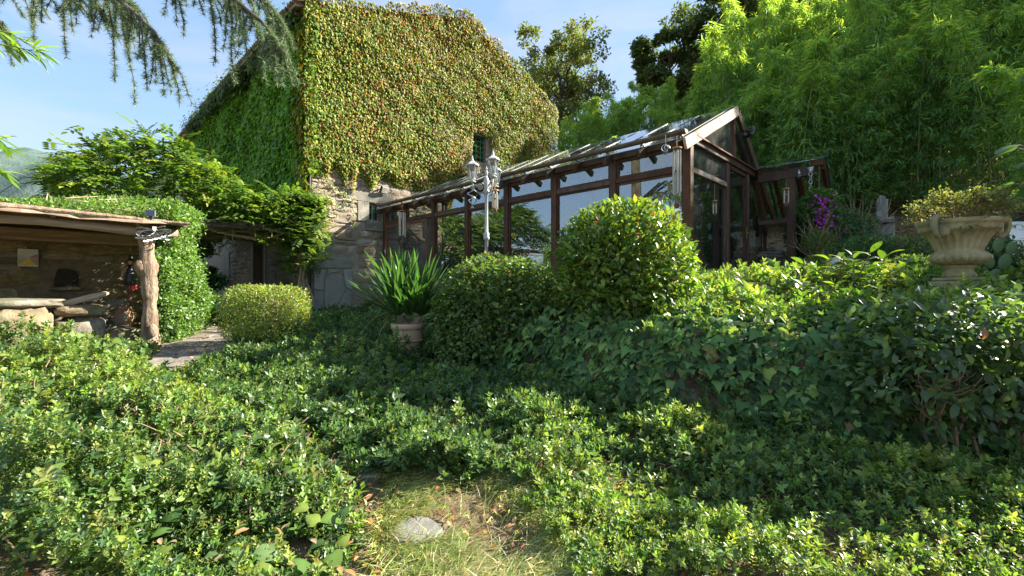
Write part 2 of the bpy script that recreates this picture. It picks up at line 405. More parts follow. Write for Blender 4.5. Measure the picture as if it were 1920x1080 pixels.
# ------------------------------------------------------------------ terrain
TOE = np.array([(-5.3,16.5),(-5.2,15.5),(-3.6,12.2),(-2.0,8.8),(-.6,6.6),(.5,5.2),(1.5,4.2),(3.2,3.3),(6,2.7),(9,2.2),(40,0)])
def sdist(x, y, line=TOE):
    """signed distance to a line of points, positive on its right-hand / far side"""
    x = np.asarray(x, float); y = np.asarray(y, float); best = np.full(x.shape, 1e9); sg = np.ones(x.shape)
    for a, b in zip(line[:-1], line[1:]):
        d = b - a; L2 = d @ d; t = np.clip(((x-a[0])*d[0] + (y-a[1])*d[1])/L2, 0, 1)
        ex = x - a[0] - t*d[0]; ey = y - a[1] - t*d[1]; dd = np.hypot(ex, ey)
        cr = d[0]*(y-a[1]) - d[1]*(x-a[0])
        m = dd < best; best = np.where(m, dd, best); sg = np.where(m, np.where(cr > 0, 1, -1), sg)
    return best*sg

def ground_z(x, y):
    x = np.asarray(x, float); y = np.asarray(y, float)
    low = np.clip(.055*y, -.3, .5) + .03*noise(np.stack([x, y], -1), 1.3)
    sd = sdist(x, y)
    top = 1.12 + .46*smooth(.4, 3.0, sd)
    z = low + (top - low)*smooth(-.08, .42, sd)
    s = x*.6 + y*.8 - 12.6
    hill = np.clip(s, 0, 90)*.40*smooth(-3, 5, x)*smooth(-.2, 2, sd)
    z = z + hill - .05*np.clip(-x - 18, 0, 400)*.35
    return z

def gz(x, y): return float(ground_z(np.array([x]), np.array([y]))[0])

SPR_N = [make_sprig(8, LEAFO, .46, seed=s, tuft=2) for s in (1, 2, 3, 8)]
SPR_M = [make_sprig(8, LEAF2, .54, seed=s, tuft=2) for s in (4, 5)]
SPR_D = [make_sprig(8, LEAFO, .40, .8, .5, seed=s) for s in (6, 7)]
def sprigs(P, tmpls, size, cols, w=None, lean=.55, D0=None):
    out = []; k = rng.integers(0, len(tmpls), len(P))
    for i, tm in enumerate(tmpls):
        p = P[k == i]; n = len(p)
        if not n: continue
        D = (np.array([0,0,1.]) if D0 is None else D0[k == i]) + rdir(n)*lean; sz_ = np.broadcast_to(size, (len(P),))[k == i]*rng.uniform(.7, 1.3, n)
        out.append(place(tm, p, D, rdir(n), sz_, pal(n, cols, w), .10))
    return join(*out)
# ------------------------------------------------------------------ the setting: ground, path, far ridge
def grow(a, step, far, g=1.35):
    out = [a]
    while abs(out[-1]) < far: out.append(out[-1] + step); step *= g
    return np.array(out[1:])
gx = np.concatenate([grow(-16, -.5, 3000)[::-1], np.arange(-16, 17, .22), grow(17, .5, 3000)])
gy = np.concatenate([grow(-2, -.5, 3000)[::-1], np.arange(-2, 20, .22), grow(20, .5, 3000)])
GX, GY = np.meshgrid(gx, gy); GZ = ground_z(GX, GY)
Vg = np.stack([GX, GY, GZ], -1).reshape(-1, 3); nx, ny = len(gx), len(gy)
ii, jj = np.meshgrid(np.arange(nx-1), np.arange(ny-1)); q0 = (jj*nx + ii).ravel()
put("ground", mesh_np("ground", Vg, np.stack([q0, q0+1, q0+1+nx, q0+nx], -1), None, True),
    surf('litter', (.08,.055,.034), (.26,.19,.12), 9, .95, .8, c3=(.16,.115,.07), bscale=60, stretch=(1,1,1)), kind='structure')

# far wooded ridge across the valley, bluish haze tint put into its colour
xs = np.linspace(-2600, 600, 120); rz = 330 + 45*np.sin(xs*.004+1) + 18*np.sin(xs*.013) + 6*np.sin(xs*.05) + 4*rng.normal(size=120)
rz = rz*np.clip(1 - (xs+700)/2400, .2, 1)
Vh = []; 
for k, (f, yy) in enumerate(((0,700),(.45,950),(.8,1120),(1,1250),(.6,1600))):
    for x, z in zip(xs, rz): Vh.append((x, yy + 30*math.sin(x*.02+k), -40 + (z+40)*f + (12*math.sin(x*.03+k*2) if 0 < f < 1 else 0)))
Th = [(k*120+i, k*120+i+1, (k+1)*120+i+1, (k+1)*120+i) for k in range(4) for i in range(119)]
put("hill", mesh_np("hill", np.array(Vh), np.array(Th), None, True), surf('hill_woods', (.055,.095,.085), (.11,.145,.13), .02, 1, .5, bscale=.12, dist=12, spec=0), kind='structure')

# ---- paved path past the shed towards the house door
path_root = thing("path", None, None, (-5.2, 7.6, 0), kind='structure')
PC = np.array([(-4.72,6.6),(-4.95,7.0),(-5.35,7.7),(-5.9,9.2),(-6.7,11.0),(-7.6,13.2),(-8.6,15.5)])
def path_pt(t):
    i = min(int(t), len(PC)-2); f = t - i; p = PC[i]*(1-f) + PC[i+1]*f; d = nrm(PC[i+1]-PC[i]); return p, np.array([d[1], -d[0]])
def slab_mesh(pts, zs, th, name):
    n = len(pts); b = MB(); c = np.mean(pts, 0)
    v = [(p[0], p[1], z) for p, z in zip(pts, zs)] + [(p[0], p[1], z-th) for p, z in zip(pts, zs)]
    inn = [(c[0]+(p[0]-c[0])*.92, c[1]+(p[1]-c[1])*.92, z+.012) for p, z in zip(pts, zs)]
    v += inn; f = [tuple(range(2*n, 3*n))]
    for i in range(n):
        j = (i+1) % n; f += [(i, j, 2*n+j, 2*n+i), (n+i, n+j, j, i)]
    return b.add(v, f).mesh(name)
base = MB()
L = []; R = []
for t in np.linspace(0, 5.99, 26):
    p, nr = path_pt(t); L.append(p - nr*.72); R.append(p + nr*.72)
Vb = [(a[0]+5.2, a[1]-7.6, gz(*a)+.008) for a in L] + [(a[0]+5.2, a[1]-7.6, gz(*a)+.008) for a in R]
base.add(Vb, [(i, 26+i, 27+i, i+1) for i in range(25)])
part("bedding", base, M['path'], path_root)
t = .1
while t < 5.9:
    p0, n0 = path_pt(t); dt = rng.uniform(.26, .42); p1, n1 = path_pt(min(t+dt, 5.95))
    cuts = np.concatenate([[-.56], np.sort(rng.uniform(-.4, .4, 1) + rng.uniform(-.12, .12, 1)), [.56]])
    if rng.random() < .4: cuts = np.array([-.56, -.2+rng.normal()*.08, .22+rng.normal()*.08, .56])
    for a, b_ in zip(cuts[:-1], cuts[1:]):
        g = .011; sk = rng.normal()*.06
        corners = [p0+n0*(a+g)+(p1-p0)*.03, p0+n0*((a+b_)/2)+(p1-p0)*(.0+rng.normal()*.05), p0+n0*(b_-g)+(p1-p0)*.03, p0*.5+p1*.5+n0*(b_-g+sk*.3),
                   p1+n1*(b_-g+sk)-(p1-p0)*.05, p1+n1*(a+g+sk)-(p1-p0)*.05, p0*.5+p1*.5+n0*(a+g+rng.normal()*.015)]
        corners = [c + rng.normal(size=2)*.016 for c in corners]
        dz = rng.normal()*.006
        zs = [gz(*c)+.026+dz for c in corners]
        put("paving_stone", slab_mesh([c - np.array([-5.2, 7.6]) for c in corners], zs, .06, "paving_stone"), M['path'], path_root)
    t += dt

# ------------------------------------------------------------------ axes shared by house, conservatory and shed
E2 = np.array([.6961, .7179]); E1 = np.array([-.7179, .6961]); RZ = math.atan2(.7179, .6961)

def stone_mesh(seed):
    """rough hewn stone, unit face 1 x 1 in x,z; face towards -y; depth 1"""
    r = np.random.default_rng(seed); n = 4; v = []; f = []
    for j in range(n):
        for i in range(n):
            u, w = i/(n-1)-.5, j/(n-1)-.5; edge = (i in (0, n-1)) + (j in (0, n-1))
            v.append((u*.97 + r.normal()*.025, (.35 if edge == 1 else .62 if edge == 2 else 0) + r.normal()*.14 - .55, w*.96 + r.normal()*.03))
    for j in range(n-1):
        for i in range(n-1): a = j*n+i; f.append((a, a+1, a+1+n, a+n))
    ring = [i for i in range(n)] + [j*n+n-1 for j in range(1, n)] + [(n-1)*n+i for i in range(n-2, -1, -1)] + [j*n for j in range(n-2, 0, -1)]
    b0 = len(v)
    for k in ring: v.append((v[k][0], .6, v[k][2]))
    m = len(ring)
    for k in range(m): k2 = (k+1) % m; f.append((ring[k2], ring[k], b0+k, b0+k2))
    return MB().add(v, f).mesh("stone", False)
STONES = {}
def stones_for(key):
    if key not in STONES:
        STONES[key] = [stone_mesh(100+i) for i in range(10)]
        for m in STONES[key]: m.materials.append(M[key])
    return STONES[key]

def lay_stones(parent, key, x0, x1, z0, z1, avgw, avgh, face_y, skip=None, along='x', depth=.06, limit=300):
    """irregular courses; face towards -y (along x) or -x (along y) of the parent's axes"""
    ms = stones_for(key); z = z0; cnt = 0
    while z < z1 - .03 and cnt < limit:
        h = min(avgh*rng.uniform(.6, 1.4), z1 - z); x = x0 - rng.uniform(0, avgw*.4)
        while x < x1 and cnt < limit:
            w = avgw*rng.uniform(.5, 1.7); a, b = max(x, x0), min(x+w, x1); x += w
            if b - a < .07: continue
            split = rng.random() < .18 and h > avgh*.9
            for (zz, hh) in (((z, h*.5), (z+h*.5, h*.5)) if split else ((z, h),)):
                if skip and skip(a, b, zz, zz+hh): continue
                o = put("stone", ms[rng.integers(len(ms))], None, parent)
                wob = rng.normal()*.008
                if along == 'x':
                    o.location = ((a+b)/2, face_y, zz+hh/2+wob); o.scale = ((b-a)*.985, depth*rng.uniform(.7, 1.5), hh*.97)
                    o.rotation_euler = (0, rng.normal()*.03, 0)
                else:
                    o.location = (face_y, (a+b)/2, zz+hh/2+wob); o.scale = ((b-a)*.985, depth*rng.uniform(.7, 1.5), hh*.97)
                    o.rotation_euler = (rng.normal()*.02, 0, -math.pi/2)
                cnt += 1
        z += h

def wall_holes(b, u0, u1, z0, z1, th, holes, along='x'):
    """wall sheet pair with openings and reveals; outer face at 0, inner face at +th"""
    us = sorted({u0, u1, *[h[0] for h in holes], *[h[1] for h in holes]}); zs = sorted({z0, z1, *[h[2] for h in holes], *[h[3] for h in holes]})
    def P(u, w, z): return (u, w, z) if along == 'x' else (w, u, z)
    for ua, ub in zip(us[:-1], us[1:]):
        for za, zb in zip(zs[:-1], zs[1:]):
            if any(h[0] <= ua and ub <= h[1] and h[2] <= za and zb <= h[3] for h in holes): continue
            for w in (0, th): b.add([P(ua,w,za),P(ub,w,za),P(ub,w,zb),P(ua,w,zb)], [(0,1,2,3)])
    for h in holes + [(u0, u1, z0, z1)]:
        a, c, d, e = h
        b.add([P(a,0,d),P(a,th,d),P(a,th,e),P(a,0,e),P(c,0,d),P(c,th,d),P(c,th,e),P(c,0,e)], [(0,1,2,3),(4,5,6,7),(0,1,5,4),(3,2,6,7)])
    return b

# ------------------------------------------------------------------ stone house
house = thing("stone_house", "tall old stone farmhouse smothered in creeper, beside the glass conservatory", "house", (-6.27, 14.26, .5), RZ)
HW, HL, EAVE, PEAK, PX = 11.8, 20.0, 9.75, 11.95, 6.3
w = MB()
win_small = (1.93, 2.42, 3.33, 3.92); win_up = (6.65, 7.4, 6.35, 7.45)
wall_holes(w, 0, HW, -1.0, EAVE, .5, [win_small, win_up])
for yy in (0, .5): w.add([(0,yy,EAVE),(HW,yy,EAVE),(PX,yy,PEAK)], [(0,1,2)])
door_l = (4.35, 5.6, .0, 3.05)
wall_holes(w, .501, HL, -1.0, EAVE, .5, [door_l], along='y')
w.box(HW-.5, HW, .5, HL, -1, EAVE); w.box(.5, HW-.5, HL-.5, HL, -1, EAVE)
wall = part("wall", w, M['mortar'], house)
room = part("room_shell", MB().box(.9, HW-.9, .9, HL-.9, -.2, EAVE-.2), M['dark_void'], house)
def skip_front(a, b, z0, z1):
    if a < 1.32 and z0 < 1.98: return True
    if b > win_small[0]-.2 and a < win_small[1]+.2 and z1 > win_small[2]-.24 and z0 < win_small[3]+.24: return True
    return False
lay_stones(wall, 'stone', 0, 3.9, -.3, 5.0, .50, .235, 0.0, skip_front, limit=170)
lay_stones(wall, 'stone', .0, 9.2, -.1, 3.4, .42, .22, 0.0, lambda a, b, z0, z1: b > door_l[0]-.22 and a < door_l[1]+.22 and z0 < door_l[3]+.25, along='y', limit=260)
# dressed blocks round the small window and the slab cladding below
def block(nm, x0, x1, z0, z1, mat, y0=-.045, bev=.012):
    return part(nm, MB().box(x0, x1, y0, .05, z0, z1), M[mat], house, bev=bev)
a, b_, c_, d_ = win_small
block("window_jamb", a-.42, a-.004, c_-.06, d_+.02, 'stone_grey'); block("window_jamb", b_+.004, b_+.26, c_-.05, d_+.02, 'stone_grey')
block("window_sill", a-.12, b_+.30, c_-.36, c_-.066, 'stone_grey', -.06); block("window_lintel", a-.85, b_+.4, d_+.026, d_+.34, 'stone_grey')
def grille(x0, x1, z0, z1, nv, nh, y=.09):
    f = MB()
    for i in range(nv): x = x0 + (x1-x0)*(i+1)/(nv+1); f.box(x-.014, x+.014, y-.014, y+.014, z0, z1)
    for i in range(nh): z = z0 + (z1-z0)*(i+1)/(nh+1); f.box(x0, x1, y-.012, y+.012, z-.013, z+.013)
    return f
def window_in(x0, x1, z0, z1, nv, nh):
    fr = MB(); t = .05
    fr.box(x0+.002, x0+t, .2, .26, z0+.002, z1-.002); fr.box(x1-t, x1-.002, .2, .26, z0+.002, z1-.002)
    fr.box(x0+t, x1-t, .2, .26, z0+.002, z0+t); fr.box(x0+t, x1-t, .2, .26, z1-t, z1-.002)
    fr.box((x0+x1)/2-.02, (x0+x1)/2+.02, .205, .255, z0+t, z1-t)
    wf = part("window", fr, M['white_paint'] if nv == 1 else M['wood_dark'], house)
    part("pane", MB().box(x0+t, x1-t, .228, .236, z0+t, z1-t), M['glass'], wf)
    part("grille", grille(x0, x1, z0, z1, nv, nh), M['green_paint'], wf)
window_in(*win_small, 1, 1); window_in(*win_up, 2, 4)
# slab cladding of big irregular flat stones near the corner
cl = [[(.04,1.62),(1.30,1.66),(1.28,1.98),(.05,1.99)], [(.04,.95),(.32,.92),(.34,1.35),(.42,1.58),(.04,1.59)], [(.04,.10),(.33,.10),(.33,.88),(.04,.92)],
      [(.36,.55),(.42,.30),(.62,.28),(.92,.62),(1.06,.98),(.98,1.30),(.78,1.48),(.55,1.46),(.40,1.30)], [(.66,.10),(1.25,.10),(1.30,.86),(1.16,.98),(1.02,.76)],
      [(1.10,1.02),(1.30,.92),(1.32,1.62),(1.00,1.60),(1.02,1.32)], [(.38,.10),(.62,.10),(.60,.24),(.42,.27)], [(.46,1.40),(.56,1.49),(.78,1.51),(.94,1.60),(.46,1.59)]]
part("cladding_bed", MB().box(.02, 1.34, -.03, .02, .05, 2.0), M['mortar'], house)
for i, pl_ in enumerate(cl):
    n = len(pl_); v = [(x, -.066 - .006*(i % 3), z) for x, z in pl_] + [(x, -.02, z) for x, z in pl_]
    part("cladding_stone", MB().add(v, [tuple(range(n))] + [(k, n+k, n+(k+1) % n, (k+1) % n) for k in range(n)]), M['plaster'], house, bev=.012)
# corner drainpipe, door and jambs on the shaded side
part("drainpipe", MB().tube([(-.10,-.06,.05),(-.10,-.06,2.5),(-.10,-.06,4.6)], .05, 10), M['black_metal'], house)
for z in (1.0, 3.0, 5.0): part("pipe_clip", MB().tube([(-.10,-.06,z-.03),(-.10,-.06,z+.03)], .062, 10), M['black_metal'], house)
dl = door_l
for y0, y1 in ((dl[0]-.2, dl[0]-.003), (dl[1]+.003, dl[1]+.2)): part("door_jamb", MB().box(-.05, .1, y0, y1, -.1, dl[3]), M['plaster'], house, bev=.01)
part("door_lintel", MB().box(-.05, .1, dl[0]-.25, dl[1]+.25, dl[3]+.003, dl[3]+.26), M['plaster'], house, bev=.01)
dd = part("door", MB().box(.22, .27, dl[0]+.55, dl[1], 0, dl[3]), M['wood_dark'], house)
for k in range(4): part("door_panel", MB().box(.205, .225, dl[0]+.62+.0, dl[1]-.06, .12+k*.72, .70+k*.72), M['wood_dark'], dd)
# second bare jamb farther along (pale pilaster)
part("pilaster", MB().box(-.06, .1, 8.9, 9.35, -.1, 2.6), M['plaster'], house, bev=.01)
# roof slopes with overhang, tiles along the eave and the verge
rf = MB()
def slope(xa, za, xb, zb, y0, y1, th):
    return [(xa,y0,za),(xb,y0,zb),(xb,y1,zb),(xa,y1,za),(xa,y0,za+th),(xb,y0,zb+th),(xb,y1,zb+th),(xa,y1,za+th)]
FB = [(0,3,2,1),(4,5,6,7),(0,1,5,4),(1,2,6,5),(2,3,7,6),(3,0,4,7)]
sl = (PEAK-EAVE)/PX; sr = (PEAK-EAVE)/(HW-PX)
rf.add(slope(-.55, EAVE-.55*sl, PX, PEAK, -.08, HL+.2, .10), FB); rf.add(slope(PX+.002, PEAK, HW+.5, EAVE-.5*sr, -.08, HL+.2, .10), FB)
roof = part("roof", rf, M['roof_tile'], house)
def tile_mesh():
    b = MB(); n = 6; v = []
    for k, (yy, rr) in enumerate(((0, .085), (.46, .07))):
        for i in range(n+1): a_ = math.pi*i/n; v.append((yy, rr*math.cos(a_), rr*math.sin(a_)))
    for k, (yy, rr) in enumerate(((0, .068), (.46, .055))):
        for i in range(n+1): a_ = math.pi*i/n; v.append((yy, rr*math.cos(a_), rr*math.sin(a_)))
    f = [(i, i+1, n+2+i, n+1+i) for i in range(n)] + [(2*n+2+i, 3*n+3+i, 3*n+4+i, 2*n+3+i) for i in range(n)] + [(i, 2*n+2+i, 2*n+3+i, i+1) for i in range(n)]
    return b.add(v, f).mesh("roof_tile", True)
tm_ = tile_mesh(); tm_.materials.append(M['roof_tile'])
for r_ in range(2):
    for k in range(60):
        o = put("roof_tile", tm_, None, roof); o.location = (-.62+.40*r_, -.15+k*.2, EAVE-.62*sl+.11+.40*r_*sl+.03*(r_ > 0)); o.rotation_euler = (0, -math.atan(sl), rng.normal()*.03)
for k in range(26):   # verge tiles up the gable edge
    x = -.5 + k*.265; o = put("roof_tile", tm_, None, roof)
    if x < PX-.2: o.location = (x, -.03, EAVE+x*sl+.09); o.rotation_euler = (0, -math.atan(sl), rng.normal()*.03)
for k in range(22):
    x = HW+.5 - k*.265; o = put("roof_tile", tm_, None, roof); o.location = (x, -.03, PEAK-(x-PX)*sr+.09); o.rotation_euler = (0, -math.atan(sr), math.pi+rng.normal()*.03)
chim = part("chimney", MB().box(7.0, 7.7, .6, 1.3, 11.3, 12.55).box(6.93, 7.77, .53, 1.37, 12.55, 12.68), M['stone_grey'], roof, bev=.02)
# rafters under the eave
for k in range(22): part("rafter", MB().box(-.5, 0, .1+k*.55, .2+k*.55, EAVE-.17-.1, EAVE-.17).xf(Matrix.Translation((0,0,-.08))), M['wood_dark'], roof)
# ------------------------------------------------------------------ conservatory
FLZ = EYE + .25
cons = thing("conservatory", "long dark timber and glass conservatory built against the creeper covered house", "conservatory", (3.29, 8.5, FLZ), RZ)
CL, BAY = 10.85, 1.58
RX, RZT, GZT, BX, BZ = 2.4, 3.78, 2.62, 5.1, 1.72       # ridge, gutter height, foot of the rear slope
part("plinth", MB().box(-.05, 5.0, -.02, CL, -1.3, -.02), M['tile_floor'], cons)
part("sill", MB().box(-.075, .075, .08, CL-2.9, -.02, .12), M['wood_dark'], cons, bev=.008)
ys = [k*BAY for k in range(7)] + [CL-.08]
for k, y in enumerate(ys):
    part("post", MB().box(-.075, .075, y-.075, y+.075, .122, 2.42), M['wood_dark'], cons, bev=.008)
part("eave_plate", MB().box(-.085, .085, -.09, CL, 2.422, 2.56), M['wood_dark'], cons, bev=.008)
for k in range(7):
    y0, y1 = ys[k]+.077, ys[k+1]-.077
    part("rail", MB().box(-.06, .06, y0, y1, 1.93, 2.03), M['wood_dark'], cons, bev=.006)
    # clerestory light: dark inner frame with a pane
    fr = MB()
    for q in ((y0,y0+.05,2.034,2.418),(y1-.05,y1,2.034,2.418),(y0+.051,y1-.051,2.034,2.075),(y0+.051,y1-.051,2.36,2.418)): fr.box(-.03, .03, *q)
    f_ = part("window_frame", fr, M['wood_dark'], cons)
    part("pane", MB().box(-.004, .004, y0+.05, y1-.05, 2.075, 2.36), M['glass'], f_)
    if k < 5:
        fr = MB()
        for q in ((y0,y0+.035,.124,1.926),(y1-.035,y1,.124,1.926),(y0+.036,y1-.036,.124,.16),(y0+.036,y1-.036,1.89,1.926)): fr.box(-.03, .03, *q)
        f_ = part("window_frame", fr, M['wood_dark'], cons)
        part("pane", MB().box(-.004, .004, y0+.035, y1-.035, .16, 1.89), M['glass'], f_)
# reddish screen door leaf standing in the far bay, and the open doorway beside it
y0, y1 = ys[6]-1.40, CL-.35
fr = MB()
for q in ((y0,y0+.09,.02,1.90),(y1-.09,y1,.02,1.90),(y0+.091,y1-.091,1.80,1.90),(y0+.091,y1-.091,.02,.16)): fr.box(-.16, -.10, *q)
dr = part("door", fr, M['wood_red'], cons, bev=.006)
part("pane", MB().box(-.135, -.127, y0+.09, y1-.09, .16, 1.80), M['glass_shade'], dr)
part("handle", MB().tube([(-.16,y1-.05,.95),(-.21,y1-.05,.95),(-.21,y1-.05,1.07)], .012), M['steel'], dr)
fr = MB()
for q in ((ys[5]-1.35,ys[5]-1.25,.02,1.92),(ys[5]-.2,ys[5]-.1,.02,1.92),(ys[5]-1.249,ys[5]-.201,1.83,1.92),(ys[5]-1.249,ys[5]-.201,.02,.14)): fr.box(-.02, .03, *q)
# gutter: half round with hanging brackets
g = MB(); gp = [(-.055-.30+.075*math.cos(a)-.0, 2.60+.075*math.sin(a)) for a in np.linspace(math.pi, 2*math.pi, 9)]
gi = [(-.355+.066*math.cos(a), 2.60+.066*math.sin(a)) for a in np.linspace(2*math.pi, math.pi, 9)]
rg = gp + gi; v = [(x, -.12, z) for x, z in rg] + [(x, CL-.45, z) for x, z in rg]; n = len(rg)
f = [(k, (k+1) % n, n+(k+1) % n, n+k) for k in range(n)]
g.add(v, f); g.add([(x, -.12, z) for x, z in gp], [tuple(range(9))]); part("gutter", g, M['gutter'], cons)
for k in range(7):
    y = .2 + k*1.5
    part("gutter_bracket", MB().tube([(-.355+.082*math.cos(a), y, 2.60+.082*math.sin(a)) for a in np.linspace(math.pi, 2*math.pi, 7)], .009, 5), M['gutter'], cons)
s1 = (RZT-2.55)/(RX+.0); s2 = (RZT-BZ)/(BX-RX)
# rafters, ridge, roof panes with bars
for k in range(15):
    y = .06 + k*.77
    part("rafter", MB().beam((-.36, y, 2.62-.36*s1-.02-.07), (RX-.04, y, RZT-.14), .07, .12), M['wood_dark'], cons)
    part("rafter", MB().beam((RX+.04, y, RZT-.14), (BX, y, BZ-.07), .07, .12), M['wood_dark'], cons)
part("ridge_beam", MB().box(RX-.04, RX+.04, -.05, CL, RZT-.24, RZT-.03), M['wood_dark'], cons, bev=.008)
za = 2.58-.36*s1+.06
for k in range(14):
    y0 = .0 + k*.77; y1 = y0 + .77
    part("roof_pane", MB().add([(-.36,y0+.01,za),(RX,y0+.01,RZT+.03),(RX,y1-.01,RZT+.03),(-.36,y1-.01,za),(-.36,y0+.01,za+.012),(RX,y0+.01,RZT+.042),(RX,y1-.01,RZT+.042),(-.36,y1-.01,za+.012)], FB), M['glass_roof'], cons)
    part("roof_pane", MB().add([(RX,y0+.01,RZT+.03),(BX+.05,y0+.01,BZ),(BX+.05,y1-.01,BZ),(RX,y1-.01,RZT+.03),(RX,y0+.01,RZT+.042),(BX+.05,y0+.01,BZ+.012),(BX+.05,y1-.01,BZ+.012),(RX,y1-.01,RZT+.042)], FB), M['glass_roof'], cons)
for k in range(15):
    y = k*.77
    part("glazing_bar", MB().beam((-.37,y,za+.016),(RX,y,RZT+.046), .03, .014), M['roof_frame'], cons)
    part("roof_clip", MB().box(-.34,-.26,y-.03,y+.03,za+.05,za+.10), M['roof_frame'], cons)
    part("glazing_bar", MB().beam((RX,y,RZT+.046),(BX+.05,y,BZ+.016), .03, .014), M['roof_frame'], cons)
# gable end: weathered barge boards, posts, beams, panes
part("barge_board", MB().beam((-.40,-.11,2.55-.40*s1-.015),(RX-.03,-.11,RZT-.09), .05, .21), M['wood_worn'], cons, bev=.006)
part("barge_board", MB().beam((RX+.03,-.11,RZT-.12),(BX+.1,-.11,BZ-.12), .05, .19), M['wood_dark'], cons, bev=.006)
gx_ = [1.94, 3.30, 4.70]
part("gable_beam", MB().box(.077, 3.95, -.085, .085, 2.46, 2.62), M['wood_dark'], cons, bev=.008)
part("gable_drip", MB().box(.079, 3.9, -.14, -.088, 2.585, 2.615), M['wood_red'], cons)
part("king_post", MB().box(RX-.07, RX+.07, -.05, .05, 2.622, RZT-.25), M['wood_dark'], cons, bev=.008)
for x in gx_: part("post", MB().box(x-.06, x+.06, -.06, .06, 0, 2.458 if x < 3.9 else 2.0), M['wood_dark'], cons, bev=.008)
part("sill", MB().box(.077, 1.88, -.065, .065, -.02, .12), M['wood_dark'], cons, bev=.008)
part("rail", MB().box(.077, 1.88, -.055, .055, 1.93, 2.03), M['wood_worn'], cons, bev=.006)
part("pane", MB().box(.078, 1.878, -.004, .004, 2.032, 2.458), M['glass_shade'], cons)
part("pane", MB().box(.078, 1.878, -.004, .004, .122, 1.928), M['glass'], cons)
def zl(x): return RZT-.24-(RX-x)*s1 if x < RX else RZT-.24-(x-RX)*s2
part("gable_pane", MB().add([(.25,-.004,2.63),(RX-.08,-.004,2.63),(RX-.08,-.004,zl(RX-.08)),(.25,.004,2.63),(RX-.08,.004,2.63),(RX-.08,.004,zl(RX-.08))], [(0,1,2),(5,4,3),(0,3,4,1),(1,4,5,2),(2,5,3,0)]), M['glass_shade'], cons)
part("gable_pane", MB().add([(RX+.08,-.004,2.63),(3.55,-.004,2.63),(RX+.08,-.004,zl(RX+.08)),(RX+.08,.004,2.63),(3.55,.004,2.63),(RX+.08,.004,zl(RX+.08))], [(0,1,2),(5,4,3),(0,3,4,1),(1,4,5,2),(2,5,3,0)]), M['glass'], cons)
# gable door with brass handle
fr = MB()
for q in ((2.0,2.10,.02,2.455),(3.14,3.238,.02,2.455),(2.101,3.139,2.36,2.455),(2.101,3.139,.02,.16)): fr.box(q[0], q[1], -.045, .03, q[2], q[3])
dr = part("door", fr, M['wood_dark'], cons, bev=.006)
part("pane", MB().box(2.10, 3.14, -.012, -.004, .16, 2.36), M['glass'], dr)
part("handle", MB().tube([(3.19,-.045,1.05),(3.19,-.10,1.05),(3.08,-.10,1.05)], .012).box(3.17,3.21,-.053,-.046,.92,1.20), surf('brass', (.55,.36,.10), (.65,.45,.15), 8, .3, 0, metal=1.0), dr)
part("pane", MB().box(3.362, 4.638, -.004, .004, .122, 1.95), M['glass'], cons)
# rear side: low stone wall and panes
part("rear_wall", MB().box(4.9, 5.1, .1, CL, -.3, .85), M['shed_stone'], cons)
for k in range(8): part("post", MB().box(4.93, 5.05, .12+k*1.45, .24+k*1.45, .852, BZ-.08), M['wood_dark'], cons)
for k in range(7): part("pane", MB().box(4.985, 4.993, .25+k*1.45, .11+(k+1)*1.45, .852, BZ-.1), M['glass'], cons)
part("floor", MB().box(.08, 4.88, .08, CL-.02, -.018, .0), M['tile_floor'], cons)

# ------------------------------------------------------------------ lean-to porch at the gable end
porch = thing("glass_porch", "small dark timber porch with glazed roof at the conservatory's gable end", "porch", (3.29, 8.5, FLZ), RZ)
YE = -1.30
part("eave_beam", MB().box(3.70, 3.80, YE, -.14, 2.30, 2.52), M['wood_dark'], porch, bev=.008)
part("post", MB().box(3.69, 3.85, -.93, -.76, -.2, 2.298), M['wood_dark'], porch, bev=.01)
part("post", MB().box(5.55, 5.67, -1.2, -1.08, -.2, 1.78), M['wood_dark'], porch, bev=.01)
for y in (-.2, -.75, YE+.02):
    part("rafter", MB().beam((3.66,y,2.56),(4.76,y,2.80), .08, .12), M['wood_dark'], porch); part("rafter", MB().beam((4.78,y,2.80),(5.85,y,1.72), .08, .14), M['wood_dark'], porch)
part("ridge_beam", MB().box(4.72, 4.80, YE-.02, .0, 2.62, 2.76), M['wood_dark'], porch)
part("roof_pane", MB().add(slope(3.52, 2.60, 4.77, 2.90, YE-.05, .0, .012), FB), M['glass_roof'], porch)
part("roof_pane", MB().add(slope(4.772, 2.90, 5.95, 1.72, YE-.05, .0, .012), FB), M['glass_roof'], porch)
for y in (YE-.04, -.66, -.02): part("glazing_bar", MB().beam((3.50,y,2.632),(4.77,y,2.935), .05, .03), M['roof_frame'], porch); part("glazing_bar", MB().beam((4.775,y,2.935),(5.95,y,1.75), .05, .03), M['roof_frame'], porch)
part("rail", MB().box(3.72, 3.80, -.755, -.15, 1.28, 1.38), M['wood_dark'], porch)
part("brace", MB().beam((3.75,-.1,2.35),(4.55,-.1,1.1), .08, .12), M['wood_dark'], porch)

def rock(c, r, seed, amp=.17, n=13, nm="rock"):
    r_ = np.random.default_rng(seed); b = MB().ball((0,0,0), 1.0, n); V_ = np.array(b.v)
    d = nrm(V_); k = 1 + amp*noise(d*1.4+seed, 2.0, seed % 4) + amp*.5*noise(d*3.1+seed, 3.0, (seed+1) % 4) + amp*.18*rng.normal(size=len(d))
    V_ = np.sign(d)*np.abs(d)**.62*k[:, None]*np.array(r) + np.array(c); b.v = [tuple(p) for p in V_]; return b
